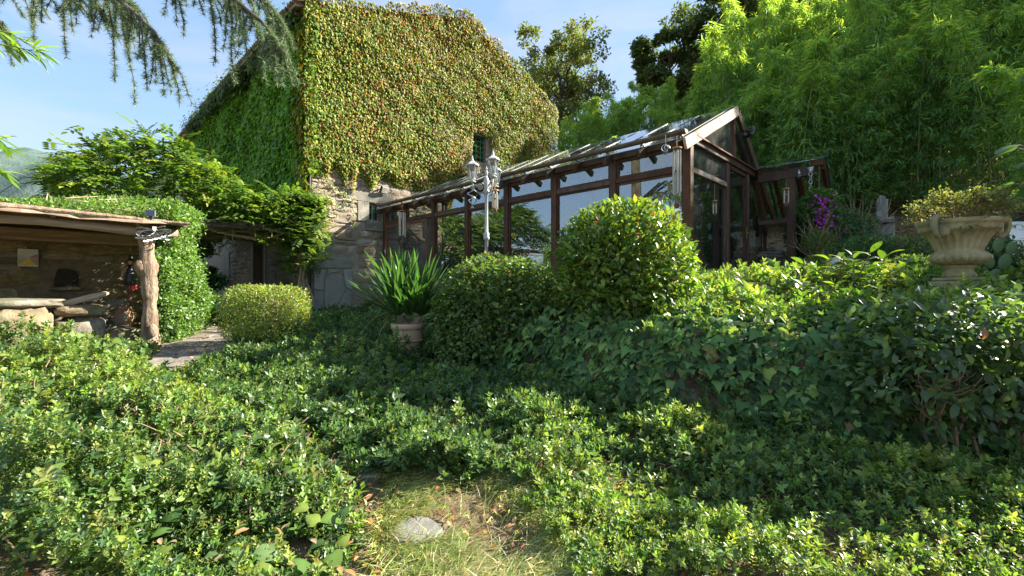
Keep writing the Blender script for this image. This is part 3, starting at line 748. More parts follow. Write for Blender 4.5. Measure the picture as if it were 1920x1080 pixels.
# ------------------------------------------------------------------ shed of rough stone with bark-edged roof
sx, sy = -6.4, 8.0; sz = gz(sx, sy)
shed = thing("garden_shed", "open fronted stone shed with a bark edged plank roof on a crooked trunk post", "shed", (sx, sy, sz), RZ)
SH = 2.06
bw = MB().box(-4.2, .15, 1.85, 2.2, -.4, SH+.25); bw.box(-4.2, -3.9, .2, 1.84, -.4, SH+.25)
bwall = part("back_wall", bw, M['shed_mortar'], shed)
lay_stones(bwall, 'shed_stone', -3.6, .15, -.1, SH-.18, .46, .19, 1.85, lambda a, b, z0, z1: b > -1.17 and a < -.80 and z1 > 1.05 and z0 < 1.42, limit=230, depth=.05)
part("niche", MB().add([(x, 1.795, z) for x, z in ((-1.15,1.07),(-.83,1.06),(-.80,1.22),(-.84,1.36),(-.95,1.41),(-1.09,1.40),(-1.13,1.25))], [tuple(range(7))]), surf('niche_shade', (.018,.012,.008), (.05,.035,.022), 9, .95, .5), shed)  # flat dark sheet, its colour stands in for the shade inside the hollow
part("niche_shelf", rock((-.985,1.80,1.03), (.22,.07,.035), 77, .12), M['shed_stone'], shed, bev=.015)
part("wall_beam", MB().box(-3.9, .15, 1.70, 1.86, SH-.16, SH+.06), M['wood_pale'], shed, bev=.02)
# crooked trunk post: lumpy tube with knots and a stub
zz = np.linspace(-.15, SH-.05, 60); px_ = np.stack([.03*np.sin(zz*1.9+.5), .02*np.cos(zz*1.9), zz], -1)
rr = .108 + .006*np.sin(zz*7) + .007*np.sin(zz*13+1) + .03*np.exp(-((zz-.0)/.25)**2) + .03*np.exp(-((zz-1.42)/.12)**2)
tb = MB().tube(px_, rr, 26); V_ = np.array(tb.v); an = np.arctan2(V_[:,1], V_[:,0])
V_[:, :2] *= (1 + .07*np.sin(an*6+V_[:,2]*1.5) + .05*np.sin(an*13-V_[:,2]*3) + .09*noise(V_*np.array([1,1,.4]), 14) + .04*rng.normal(size=len(V_)))[:, None]; tb.v = [tuple(p) for p in V_]
post = part("trunk_post", tb, M['bark'], shed, smoothed=True)
part("knot", MB().ball((-.12,-.06,1.42), (.085,.09,.11), 7), M['bark'], post, smoothed=True)
part("knot", MB().ball((.05,-.13,.30), (.07,.05,.12), 7), M['bark'], post, smoothed=True)
part("stub", MB().tube([(0,-.05,1.85),(-.12,-.10,2.1),(-.2,-.12,2.25)], [.05,.04,.03], 7), M['bark'], shed)
def log(p0, p1, r, n=9, amp=.02, seg=14):
    t_ = np.linspace(0, 1, seg)[:, None]; pp = np.array(p0)*(1-t_) + np.array(p1)*t_
    pp = pp + amp*np.stack([np.sin(t_[:,0]*9), np.cos(t_[:,0]*7), np.sin(t_[:,0]*11+1)], -1)
    return MB().tube(pp, r*(1+.12*np.sin(t_[:,0]*17)+.08*np.sin(t_[:,0]*31)), n)
part("front_beam", log((-4.1,-.02,SH+.02),(.42,-.02,SH-.01), .075), M['wood_pale'], shed, smoothed=True)
for k in range(7): part("roof_rafter", log((-3.9+k*.68,-.15,SH+.10),(-3.9+k*.68,2.1,SH+.26), .045, 7), M['bark'], shed)
x = -4.25
edge = 0
for k in range(9):     # long bark-edged boards laid along the roof, overlapping like shingles
    y = -.32 + k*.29; z = SH + .115 + (y+.32)*.075
    b = MB(); m = 22; up = []; 
    for i in range(m):
        u = -4.25 + i*(4.25+.55+rng.normal()*.05)/(m-1); e = .035*math.sin(u*5+k*2)+.02*rng.normal()
        for (yy, zz_) in ((y+e, z+.02), (y+.34, z+.055), (y+.34, z+.025), (y+e, z-.025+.01*math.sin(u*9))): up.append((u, yy, zz_ + .012*math.sin(u*3+k)))
    f = [(i*4+a_, (i+1)*4+a_, (i+1)*4+(a_+1) % 4, i*4+(a_+1) % 4) for i in range(m-1) for a_ in range(4)]; f += [(3,2,1,0), ((m-1)*4,(m-1)*4+1,(m-1)*4+2,(m-1)*4+3)]
    part("roof_board", b.add(up, f), M['wood_pale'], shed)
for k in range(4): part("edge_strip", log((-4.2+k*.3,-.33+k*.02,SH+.165+k*.012),(.55-k*.35,-.30+k*.03,SH+.15+k*.015), .026, 6, .012, 20), M['bark'], shed)

# things in the shed
p_ = lambda lx, ly, lz: (np.array([sx, sy]) + lx*E2 + ly*E1).tolist() + [sz + lz]
pic = thing("painting", "small unframed canvas of a yellow road hung on the shed wall", "painting", p_(-1.47, 1.765, 1.43), RZ); pic.scale = (.58, 1, .78)
part("canvas", MB().box(-.22, .22, -.02, .02, 0, .40), surf('canvas', (.42,.40,.27), (.55,.52,.40), 9, .85, .1), pic)
def flat(nm, pts, y, col): part(nm, MB().add([(x, y, z) for x, z in pts], [tuple(range(len(pts)))]), surf('paint_'+nm, col, tuple(c*1.25 for c in col), 14, .8, .1), pic)
flat("painted_road", [(-.19,.02),(.19,.02),(.02,.19),(-.0,.19)], -.0215, (.50,.34,.06)); flat("painted_meadow", [(-.21,.02),(-.195,.02),(-.005,.185),(-.21,.16)], -.0212, (.33,.27,.14))
flat("painted_field", [(.195,.02),(.21,.02),(.21,.2),(.025,.185)], -.0212, (.30,.20,.13)); flat("painted_treeline", [(-.0,.195),(.21,.205),(.21,.29),(.12,.27),(.03,.21)], -.0214, (.30,.15,.12))
flat("painted_house", [(-.21,.165),(-.01,.19),(-.06,.23),(-.12,.25),(-.21,.24)], -.0214, (.36,.33,.25))

tbl = thing("stone_table", "rough stone slab table on a boulder foot in the shed", "table", p_(-1.66, .35, 0), RZ)
part("table_slab", rock((-.35,0,.80), (.98,.46,.085), 5, .09), M['boulder'], tbl, smoothed=True)
part("foot", rock((.10,-.18,.36), (.36,.30,.42), 8, .12), M['boulder'], tbl, smoothed=True)
part("foot", rock((-.85,.1,.34), (.25,.28,.36), 3), M['boulder'], tbl, smoothed=True)
st = thing("stacked_stones", "two rough stones stacked as a seat beside the shed table", "seat", p_(-.84, .55, 0), RZ)
part("base_stone", rock((0,0,.25), (.34,.28,.29), 21, .16), M['boulder'], st, smoothed=True)
part("seat_stone", rock((.0,0,.66), (.33,.25,.115), 14, .16), M['boulder'], st, smoothed=True)
def plankish(nm, label, loc, size, rx, seed, mat='wood_pale'):
    o = put(nm, rock((0,0,0), size, seed, .08).mesh(nm, True), M[mat], loc=p_(*loc)); o.rotation_euler = (0, rx, RZ); return tag(o, label, "firewood", "split logs stored in the shed")
plankish("split_log", "pale split log lying on the stacked seat stones", (-.80,.5,.855), (.33,.10,.055), -.32, 31)
plankish("split_log", "dark split log leaning on the shed's back wall behind the seat", (-1.3,1.35,.62), (.55,.09,.05), -.25, 32, 'bark_dark')
o = put("boulder", rock((0,0,0), (.42,.26,.22), 41).mesh("boulder", True), M['boulder'], loc=p_(-.36, 1.0, .12)); tag(o, "mossy low boulder on the shed floor near the trunk post", "boulder")
o = put("boulder", rock((0,0,0), (.14,.12,.22), 44).mesh("boulder", True), M['terracotta'], loc=p_(-.18, 1.4, .45)); tag(o, "reddish upright stone behind the shed's trunk post", "boulder")
bsk = thing("black_trough", "dark water trough under the shed table edge", "trough", p_(-1.28, .55, 0), RZ)
part("trough_body", MB().box(-.3,.28,-.2,.2,0,.30).box(-.32,.30,-.22,.22,.301,.33), M['black_metal'], bsk, bev=.01)
# hanging figure by the post, with a red cloth
dol = thing("hanging_puppet", "little dark cloth puppet with a red patch hanging behind the shed's post", "puppet", p_(-.13, 1.0, 1.0), RZ); dol.scale = (.8,.8,.85)
part("puppet_head", MB().ball((0,0,.62), (.05,.05,.06), 6), M['orange_wood'], dol, smoothed=True)
part("puppet_hat", MB().lathe([(.10,.66),(.06,.68),(.045,.72),(.01,.80)], 10), M['black_metal'], dol)
part("puppet_coat", MB().lathe([(.13,.12),(.11,.25),(.07,.45),(.045,.57)], 10), M['black_metal'], dol, smoothed=True)
part("puppet_arm", MB().tube([(.05,0,.52),(.12,-.02,.42),(.15,-.03,.32)], .02), M['terracotta'], dol); part("puppet_arm", MB().tube([(-.05,0,.52),(-.13,-.02,.44),(-.16,-.03,.3)], .02), M['terracotta'], dol)
part("puppet_leg", MB().tube([(.04,0,.14),(.04,0,-.35)], .018), M['wood_red'], dol); part("puppet_leg", MB().tube([(-.05,0,.14),(-.05,0,-.40)], .018), M['wood_red'], dol)
part("puppet_skirt", MB().lathe([(.075,.0),(.07,.10),(.05,.15)], 10, (.05,-.03,0)), M['red_cloth'], dol); part("puppet_cord", MB().tube([(0,0,.78),(0,0,1.15)], .006, 4), M['vine'], dol)
# solar light on the roof edge and glittering wire garland on the beam
sol = thing("solar_lamp", "small square solar lamp clipped on the shed roof edge", "solar lamp", p_(.0, -.30, SH+.21), RZ-.4)
part("lamp_panel", MB().box(-.065,.065,-.04,-.02,0,.10), surf('cell', (.02,.03,.07), (.04,.06,.13), 30, .2, 0, spec=.8), sol); part("lamp_case", MB().box(-.07,.07,-.019,.03,-.005,.105), M['steel'], sol, bev=.006); part("lamp_clip", MB().box(-.02,.02,-.02,.02,-.06,-.006), M['black_metal'], sol)
gar = thing("wire_garland", "bundle of shiny silver chain and wire wrapped on top of the trunk post", "garland", p_(.05, -.1, SH-.02), RZ)
for k in range(7):
    th = np.linspace(0, 6.28, 22); ph = rng.uniform(0, 6.28, 3)
    part("wire_loop", MB().tube(np.stack([.20*np.cos(th+ph[0])+.05*np.cos(3*th), -.12+.07*np.sin(th*2+ph[1]), -.06+.09*np.sin(th+ph[2])-.1*(k > 4)*np.cos(th)], -1), .008, 4), M['steel'], gar)
part("garland_tag", MB().box(-.03,.03,-.22,-.21,.0,.06), M['white_paint'], gar)
# ------------------------------------------------------------------ white garden lamp with three lanterns
lp = pw(912, 500, 7.5); LZ0 = gz(lp[0], lp[1]); LTOP = EYE + (540-324)/FOC*7.5
lamp = thing("garden_lamp", "white cast lamp post with three lanterns in front of the conservatory", "lamp post", (lp[0], lp[1], LZ0-.02))
hh = LTOP - LZ0
part("pole", MB().lathe([(.10,0),(.10,.06),(.06,.12),(.045,.5),(.033,.55),(.028,hh*.52),(.05,hh*.525),(.05,hh*.54),(.042,hh*.55),(.05,hh*.565),(.028,hh*.58),(.026,hh-.35),(.05,hh-.33),(.05,hh-.28),(.04,hh-.2),(.05,hh-.12),(.035,hh-.08),(.01,hh-.02)], 14), M['white_paint'], lamp, smoothed=True)
hexa = [(math.cos(k*math.pi/3), math.sin(k*math.pi/3)) for k in range(6)]
bulbm = surf('bulb', (.75,.75,.72), (.8,.8,.78), 5, .3, 0, spec=.6)
def lantern(c, par, s=1.0):
    cx, cy, cz = c
    q = part("lantern", MB().lathe([(.03*s,-.05*s),(.045*s,-.02*s),(.07*s,0),(.075*s,.02*s)], 6, c), M['white_paint'], par)
    for k in range(6):
        a, b = hexa[k], hexa[(k+1) % 6]
        part("lantern_bar", MB().beam((cx+a[0]*.07*s,cy+a[1]*.07*s,cz+.02*s),(cx+a[0]*.115*s,cy+a[1]*.115*s,cz+.27*s), .014*s, .014*s), M['white_paint'], q)
        part("pane", MB().add([(cx+p[0]*r*s,cy+p[1]*r*s,cz+z*s) for p, r, z in ((a,.066,.022),(b,.066,.022),(b,.110,.268),(a,.110,.268))], [(0,1,2,3)]), M['glass_clear'], q)
    part("lantern_cap", MB().lathe([(.125*s,.27*s),(.14*s,.275*s),(.145*s,.29*s),(.105*s,.325*s),(.055*s,.36*s),(.04*s,.37*s),(.025*s,.40*s),(.02*s,.415*s),(.028*s,.43*s),(.012*s,.45*s),(.004*s,.49*s)], 6, c), M['white_paint'], q)
    part("lantern_bulb", MB().ball((cx,cy,cz+.12*s), (.028*s,.028*s,.05*s), 6), bulbm, q, smoothed=True)
for az, r in ((200, .24), (-62, .25), (58, .26)):
    a = math.radians(az); d = np.array([math.cos(a), math.sin(a)]); zb = hh-.16
    z0 = {200: .03, -62: .08, 58: .02}[az]
    part("arm", MB().tube([(d[0]*q, d[1]*q, zb+z) for q, z in ((.03,-.12),(.10,-.17),(.17,-.15),(.22,-.09),(r,-.02+z0))], .014, 7), M['white_paint'], lamp, smoothed=True)
    th = np.linspace(0, 9.5, 26); rad = .055*(1-th/12)
    part("scroll", MB().tube(np.stack([d[0]*(.11+rad*np.cos(th)), d[1]*(.11+rad*np.cos(th)), zb-.07+rad*np.sin(th)], -1), .008, 5), M['white_paint'], lamp)
    part("arm_plate", MB().lathe([(.03,-.02),(.06,-.015),(.06,0),(.02,.005)], 10, (d[0]*r, d[1]*r, zb-.03+z0+.02)), M['white_paint'], lamp)
    lantern((d[0]*r, d[1]*r, zb+.02+z0), lamp, .80)
part("finial", MB().lathe([(.02,hh-.02),(.03,hh+.02),(.012,hh+.06),(.02,hh+.08),(.003,hh+.13)], 10), M['white_paint'], lamp)

# ------------------------------------------------------------------ chimes, spinner, chain, bulbs
def chime(p, label, L0, rad, n, disc, mat='metal_chime', group="wind chimes hung about the garden", hang=.25):
    t_ = thing("wind_chime", label, "wind chime", p, 0, group)
    part("top_disc", MB().lathe([(disc*.6,-.012),(disc,-.01),(disc,.012),(disc*.3,.02)], 14), M['orange_wood'], t_)
    part("cord", MB().tube([(0,0,.01),(0,0,hang)], .005, 4).tube([(0,0,-.01),(0,0,-L0*1.25)], .004, 4), M['vine'], t_)
    for k in range(n):
        a = k*6.283/n+.4; q = disc*.72; L1 = L0*(1-.12*((k*2) % n)/n)
        part("chime_tube", MB().tube([(q*math.cos(a),q*math.sin(a),-.05),(q*math.cos(a),q*math.sin(a),-.05-L1)], rad, 8).tube([(q*math.cos(a),q*math.sin(a),-.012),(q*math.cos(a),q*math.sin(a),-.05)], .004, 4), M[mat], t_)
    part("striker", MB().ball((0,0,-L0*.5), (disc*.4,disc*.4,.02), 6), M['orange_wood'], t_, smoothed=True)
    part("wind_sail", MB().ball((0,0,-L0*1.28), (disc*.6,disc*.2,disc*.7), 6), M['wood_red'], t_, smoothed=True)
    return t_
p = pw(1269, 278, 7.95); chime(p, "large silver tube wind chime with wooden disc at the conservatory corner", .78, .015, 6, .085, hang=.22)
p = pw(928, 357, 7.6); chime(p, "small silver wind chime hanging below the lamp post lanterns", .26, .012, 5, .06, hang=.30)
p = pw(1474, 354, 9.95); chime(p, "short wind chime on the porch post", .27, .014, 4, .075, hang=.2)
p = pw(754, 396, 14.2); chime(p, "long thin wind chime behind the reddish screen door", .75, .03, 5, .12, hang=.2)
p = pw(1340, 377, 9.0); chime(p, "slim wind chime inside the conservatory's gable pane", .2, .012, 4, .05, hang=.35)
p = pw(886, 372, 7.45)
spn = thing("wind_spinner", "twisted silver ribbon spinner hanging beside the lamp post", "spinner", p)
for k in range(2):
    th = np.linspace(0, 1, 20); part("spinner_ribbon", MB().tube(np.stack([.085*np.cos(th*9.4+k*3.14)*np.sin(th*3.14+.25), .085*np.sin(th*9.4+k*3.14)*np.sin(th*3.14+.25), .20-.36*th], -1), .009, 5), M['steel'], spn)
part("spinner_cord", MB().tube([(0,0,.2),(0,0,.42)], .004, 4), M['vine'], spn)
# little glass/wire bell next to the big chime
p = pw(1248, 283, 7.95); bl = thing("hanging_ornament", "curled wire ornament with clear ball next to the big wind chime", "ornament", p)
part("ornament_ball", MB().ball((0,0,-.02), .045, 8), M['glass_clear'], bl, smoothed=True)
th = np.linspace(0, 11, 40); part("ornament_wire", MB().tube(np.stack([.075*np.cos(th)*(1-th/16), .03*np.sin(th*.5), .05+.075*np.sin(th)*(1-th/16)], -1), .007, 4), M['steel'], bl)
part("ornament_cord", MB().tube([(0,0,.1),(0,0,.28)], .004, 4), M['vine'], bl)
# floodlights
def flood(p, label, s, yaw, pitch):
    t_ = thing("floodlight", label, "floodlight", p, yaw)
    R_ = Matrix.Rotation(pitch, 4, 'X')
    part("lamp_case", MB().box(-.10*s,.10*s,-.03*s,.03*s,-.075*s,.075*s).xf(R_), M['black_metal'], t_, bev=.01*s)
    part("lamp_glass", MB().box(-.082*s,.082*s,-.036*s,-.0305*s,-.058*s,.058*s).xf(R_), surf('lens', (.55,.54,.48), (.65,.64,.58), 9, .25, 0, spec=.6), t_)
    part("lamp_bracket", MB().tube([(-.11*s,0,0),(-.11*s,.09*s,0),(0,.14*s,0),(.11*s,.09*s,0),(.11*s,0,0)], .012*s, 6), M['black_metal'], t_)
    return t_
hp = lambda lx, ly, hz: np.array([-6.27+lx*E2[0]+ly*E1[0], 14.26+lx*E2[1]+ly*E1[1], .5+hz])
flood(hp(2.42, -.17, 4.42), "square floodlight tilted on the stone wall above the small barred window", 1.6, RZ+.2, .5)
cp = lambda lx, ly, lz: np.array([3.29+lx*E2[0]+ly*E1[0], 8.5+lx*E2[1]+ly*E1[1], FLZ+lz])
flood(cp(RX+.18, -.30, 3.22), "black floodlight under the conservatory's gable peak", 1.25, RZ+.75, .35)
sen = thing("motion_sensor", "black motion sensor beside the conservatory's gable floodlight", "sensor", cp(RX-.02, -.2, 3.12), RZ)
part("sensor_head", MB().ball((0,-.05,.0), (.05,.06,.05), 7), M['black_metal'], sen, smoothed=True); part("sensor_arm", MB().tube([(0,.14,.05),(0,.03,.06),(0,-.03,.02)], .018, 6), M['black_metal'], sen)
# rain chain
p = cp(3.52, YE+.03, 2.42)
rc = thing("rain_chain", "pale link chain hanging from the porch eave to the ground", "chain", p, RZ+.6)
lm = [MB().tube(np.stack([.034*np.cos(np.linspace(0,6.283,13)), np.zeros(13), .052*np.sin(np.linspace(0,6.283,13))], -1), .010, 5, False).mesh("link", True)]
lm[0].materials.append(surf('chain_iron', (.30,.31,.32), (.46,.47,.48), 12, .5, .1, metal=.3))
for k in range(26):
    o = put("link", lm[0], None, rc, (0.006*math.sin(k*2.1), 0, -.05-.084*k)); o.rotation_euler = (0, rng.normal()*.1, math.pi/2*(k % 2)+rng.normal()*.25)
for k in range(5): 
    th = np.linspace(0, 6.28, 14); part("wire_knot", MB().tube(np.stack([.05*np.cos(th+k), .04*np.sin(th*2+k), -.03+.05*np.sin(th)], -1), .007, 4), M['steel'], rc)
sb = thing("string_light", "round clear bulb lamp hung under the porch eave beam", "light bulb", cp(3.66, -1.02, 2.33), RZ)
part("bulb_glass", MB().ball((0,0,-.02), .058, 8), M['glass_clear'], sb, smoothed=True); part("bulb_cap", MB().lathe([(.03,.035),(.03,.07),(.012,.09),(.008,.13)], 10), M['steel'], sb)

# ------------------------------------------------------------------ urn on the terrace edge with its azalea
up_ = pw(1798, 534, 4.5); UZ = up_[2]
urn = thing("stone_urn", "large weathered fluted stone urn with scroll handles on the terrace", "urn", (up_[0], up_[1], UZ)); urn.scale = (.79,.79,.95)
def ell(a0, a1): return lambda a, z: 1 + (.030*math.cos(a*22) if a0 < z < a1 else 0)
k_ = 1.0
part("plinth", MB().box(-.205,.205,-.205,.205,-.50,.035).box(-.185,.185,-.185,.185,.036,.075), M['urn'], urn, bev=.015)
part("foot", MB().lathe([(.155,.076),(.165,.10),(.15,.12),(.13,.15),(.135,.17),(.15,.185),(.16,.20)], 32), M['urn'], urn, smoothed=True)
n = 110
prof = [(.10,.195),(.19,.205),(.25,.235),(.272,.265),(.275,.29),(.255,.325),(.225,.345),(.218,.35),(.222,.37),(.235,.41),(.258,.46),(.295,.51),(.335,.54),(.35,.545)]
def flute(a, z):
    if z < .202 or z > .535: return 1
    if z < .345: return 1 + .14*abs(math.sin(a*11))*math.sin((z-.2)/.145*3.14) - .04
    return 1 + .12*(abs(math.sin(a*11))-.5)*min(1, (z-.345)/.03, (.54-z)/.03)
part("bowl", MB().lathe(prof, n, mod=flute), M['urn'], urn, smoothed=True)
part("rim", MB().lathe([(.345,.546),(.375,.555),(.385,.575),(.385,.60),(.395,.615),(.41,.625),(.415,.645),(.405,.665),(.375,.668),(.36,.65),(.35,.60),(.30,.59)], 48), M['urn'], urn, smoothed=True)
for sgn in (-1, 1):
    hpts = [(sgn*x, -.0, z) for x, z in ((.37,.665),(.43,.69),(.49,.67),(.505,.60),(.48,.53),(.43,.49),(.385,.50),(.37,.54),(.40,.575),(.43,.56))]
    a_ = -.25 if sgn > 0 else .35
    part("handle", MB().tube(hpts, [.028,.034,.036,.034,.03,.027,.025,.022,.02,.016], 9).xf(Matrix.Rotation(a_*(1), 4, 'Z')), M['urn'], urn, smoothed=True)
    part("handle_mask", MB().ball((sgn*.36,0,.55), (.07,.09,.07), 7).xf(Matrix.Rotation(a_, 4, 'Z')), M['urn'], urn, smoothed=True)
part("potting_soil", MB().lathe([(.002,.60),(.2,.605),(.33,.60)], 20), M['dirt'], urn)

# ------------------------------------------------------------------ bits and pieces near the house and on the terrace
sp = thing("stone_step", "rough block step at the foot of the house corner", "step", hp(.62, -.62, 0), RZ)
part("step_block", rock((0,0,.12), (.58,.28,.20), 61, .07), M['boulder'], sp, smoothed=True); part("step_block", rock((-.62,-.05,.02), (.32,.25,.12), 62, .07), M['boulder'], sp, smoothed=True)
dg_ = thing("drain_grate", "dark iron drain grate set in front of the stone step", "grate", hp(.15, -1.35, .03), RZ)
part("grate_frame", MB().box(-.62,.62,-.15,-.125,-.03,.03).box(-.62,.62,.125,.15,-.03,.03).box(-.62,-.6,-.124,.124,-.03,.03).box(.6,.62,-.124,.124,-.03,.03), M['steel'], dg_)
for k in range(18): part("grate_bar", MB().box(-.575+k*.066,-.555+k*.066,-.124,.124,-.02,.02), M['black_metal'], dg_)
pt = pw(765, 606, 6.9); PZ = gz(pt[0], pt[1])
pot = thing("terracotta_pot", "pale terracotta pot holding the spiky yucca", "pot", (pt[0], pt[1], PZ-.03))
ph_ = pt[2]-PZ+.03
part("pot_body", MB().lathe([(.17,0),(.20,ph_*.5),(.225,ph_-.10),(.225,ph_-.09)], 26), M['pale_terracotta'], pot, smoothed=True)
part("pot_rim", MB().lathe([(.226,ph_-.088),(.25,ph_-.08),(.255,ph_-.01),(.245,ph_),(.215,ph_),(.21,ph_-.06),(.2,ph_-.07)], 26), M['pale_terracotta'], pot, smoothed=True)
part("pot_band", MB().lathe([(.215,ph_*.55),(.228,ph_*.56),(.230,ph_*.60),(.218,ph_*.61)], 26), M['pale_terracotta'], pot, smoothed=True)
part("potting_soil", MB().lathe([(.005,ph_-.05),(.21,ph_-.055)], 20), M['dirt'], pot)
# tree stump carved as a seat, by the bamboo
q = pw(1660, 446, 10.2); stp = thing("stump_seat", "weathered grey stump seat with upright back at the bamboo edge", "stump", (q[0], q[1], gz(q[0], q[1])-.05), .4)
zb = q[2]-(gz(q[0], q[1])-.05)
def jag(x0,x1,y0,y1,z0,z1,sd):
    r_ = np.random.default_rng(sd); b = MB(); n=9; v=[]; 
    for z in np.linspace(z0, z1, 6):
        for k in range(n):
            a=6.283*k/n; v.append(((x0+x1)/2+(x1-x0)/2*math.cos(a)*r_.uniform(.8,1.1),(y0+y1)/2+(y1-y0)/2*math.sin(a)*r_.uniform(.8,1.1),z+(r_.normal()*.05 if z==z1 else 0)))
    f=[(j*n+k,j*n+(k+1)%n,(j+1)*n+(k+1)%n,(j+1)*n+k) for j in range(5) for k in range(n)]+[tuple(5*n+k for k in range(n))]
    return b.add(v,f)
part("stump_base", jag(-.22,.20,-.2,.2,0,zb+.32,1), M['log_grey'], stp); part("stump_back", jag(-.05,.20,.0,.22,zb+.3,zb+.85,2), M['log_grey'], stp); part("stump_seat_slab", jag(-.30,.12,-.22,.10,zb+.32,zb+.40,3), M['log_grey'], stp)
# stone fountain by the porch
q = pw(1462, 530, 10.9); fz = gz(q[0], q[1]); fo = thing("stone_fountain", "carved pale stone wall fountain with basin beside the porch post", "fountain", (q[0], q[1], fz), RZ-.35)
fb = q[2]-fz
part("back_slab", MB().box(-.34,.34,.1,.28,0,fb+.60).box(-.42,.42,.06,.30,fb+.601,fb+.68).box(-.38,.38,.08,.29,fb+.681,fb+.74), M['stone_grey'], fo, bev=.02)
part("pilaster", MB().box(-.38,-.26,.02,.1,0,fb+.598), M['stone_grey'], fo, bev=.015); part("pilaster", MB().box(.26,.38,.02,.1,0,fb+.598), M['stone_grey'], fo, bev=.015)
part("carving", MB().ball((0,.09,fb+.42), (.16,.05,.11), 8), M['stone_grey'], fo, smoothed=True)
part("basin", MB().lathe([(.16,0),(.18,fb-.2),(.30,fb-.05),(.46,fb+.12),(.50,fb+.16),(.49,fb+.19),(.42,fb+.18),(.36,fb+.10)], 20, (0,-.15,0)), M['stone_grey'], fo, smoothed=True)
# low dry stone wall behind the fountain
lw_ = thing("dry_stone_wall", "low dark dry stone wall behind the stone fountain", "wall", cp(5.6, -.2, 0), RZ)
part("wall_core", MB().box(-.9,2.6,.06,.4,-.6,.78), M['bark_dark'], lw_); lay_stones(lw_, 'stone_grey', -.9, 2.6, -.2, .85, .30, .14, .05, limit=90)
# white garden lantern
q = pw(1571, 512, 7.2); gl = thing("white_lantern", "small white lantern standing among the flower pots", "lantern", (q[0], q[1], max(gz(q[0], q[1]), q[2]-.25)), .3)
part("lantern_base", MB().box(-.11,.11,-.11,.11,0,.03), M['white_paint'], gl, bev=.006)
for i, j in ((-1,-1),(1,-1),(1,1),(-1,1)): part("lantern_bar", MB().box(i*.09-.01,i*.09+.01,j*.09-.01,j*.09+.01,.031,.27), M['white_paint'], gl)
part("lantern_cap", MB().lathe([(.165,.271),(.17,.29),(.10,.34),(.05,.38),(.045,.40),(.02,.42),(.004,.46)], 8), M['white_paint'], gl); part("candle", MB().lathe([(.03,.031),(.03,.15),(.005,.155)], 10), M['white_cloth'], gl)
# black framed mirror leaning behind the urn
q = pw(1890, 540, 6.6); mz = gz(q[0], q[1]); mi = thing("framed_mirror", "black framed cloudy mirror panel standing behind the urn", "mirror", (q[0], q[1], mz-.05), -.5)
mh = q[2]-mz+1.08
fr = MB().box(-.42,-.36,-.03,.03,0,mh).box(.36,.42,-.03,.03,0,mh).box(-.36,.36,-.03,.03,mh-.07,mh).box(-.36,.36,-.03,.03,0,.07)
part("mirror_frame", fr, M['black_metal'], mi, bev=.006)
part("mirror_glass", MB().box(-.36,.36,-.005,.005,.07,mh-.07), glassmat('old_mirror', tint=(.45,.5,.48), r0=.35, dirt=.16, rough=.03), mi); part("mirror_back", MB().box(-.36,.36,.012,.02,.07,mh-.07), M['stone_grey'], mi)
part("mirror_crest", MB().tube([(-.30,0,mh+.01),(-.15,-.02,mh+.05),(.05,-.02,mh+.07),(.22,0,mh+.02)], [.02,.035,.03,.015], 6), M['wood_worn'], mi)

# inside the conservatory
ch = thing("covered_armchair", "armchair under a white cover inside the conservatory corner", "armchair", cp(.75, .75, 0), RZ+.5)
part("chair_back", MB().box(-.33,.33,.20,.36,.35,1.02), M['white_cloth'], ch, bev=.06); part("chair_seat", MB().box(-.33,.33,-.30,.22,.05,.46), M['white_cloth'], ch, bev=.05)
part("chair_arm", MB().box(-.42,-.335,-.30,.34,.05,.66), M['white_cloth'], ch, bev=.04); part("chair_arm", MB().box(.335,.42,-.30,.34,.05,.66), M['white_cloth'], ch, bev=.04); part("cushion", MB().box(-.28,.28,.05,.18,.47,.80), M['red_cloth'], ch, bev=.05)
wsx = cp(1.55, .55, 0); ws = thing("wood_sculpture", "tall tapering polished wood sculpture behind the gable pane", "sculpture", wsx, RZ)
part("carved_body", MB().tube([(0,0,0),(.03,0,.4),(.0,0,.8),(-.03,0,1.15),(.0,0,1.45)], [.17,.15,.12,.075,.015], 10), M['orange_wood'], ws, smoothed=True); part("carved_wing", MB().tube([(.12,.04,.2),(.17,.05,.7),(.08,.03,1.15),(.0,.0,1.3)], [.05,.06,.05,.02], 8), M['plaster'], ws, smoothed=True)
tb_ = thing("dining_table", "table with a red cloth inside the conservatory", "table", cp(2.4, 3.6, 0), RZ)
part("tabletop", MB().box(-.5,.5,-.9,.9,.70,.74), M['wood_dark'], tb_, bev=.01)
for i in (-1,1):
    for j in (-1,1): part("leg", MB().box(i*.43-.03,i*.43+.03,j*.82-.03,j*.82+.03,0,.698), M['wood_dark'], tb_)
part("tablecloth_overlay", MB().box(-.52,.52,-.5,.5,.742,.75).box(-.53,-.521,-.5,.5,.45,.75), M['red_cloth'], tb_)
ld = thing("wooden_ladder", "small pale ladder leaning behind the reddish screen door", "ladder", cp(.55, 8.9, 0), RZ)
for i in (-1,1): part("ladder_rail", MB().beam((0,i*.2,0),(.35,i*.2,1.6), .05, .04), M['white_paint'], ld)
for k in range(5): part("rung", MB().beam((.06+k*.065,-.2,.28+k*.28),(.06+k*.065,.2,.28+k*.28), .03, .03), M['white_paint'], ld)
bk = thing("plant_shelf", "brown plant shelf against the conservatory's rear wall", "shelf", cp(4.6, 3.0, 0), RZ)
for k in range(3): part("shelf_board", MB().box(-.2,.2,-1.2,1.2,.4+k*.45,.44+k*.45), M['wood_red'], bk)
for y in (-1.15, 0, 1.15): part("shelf_side", MB().box(-.19,.19,y-.02,y+.02,0,1.5), M['wood_red'], bk)
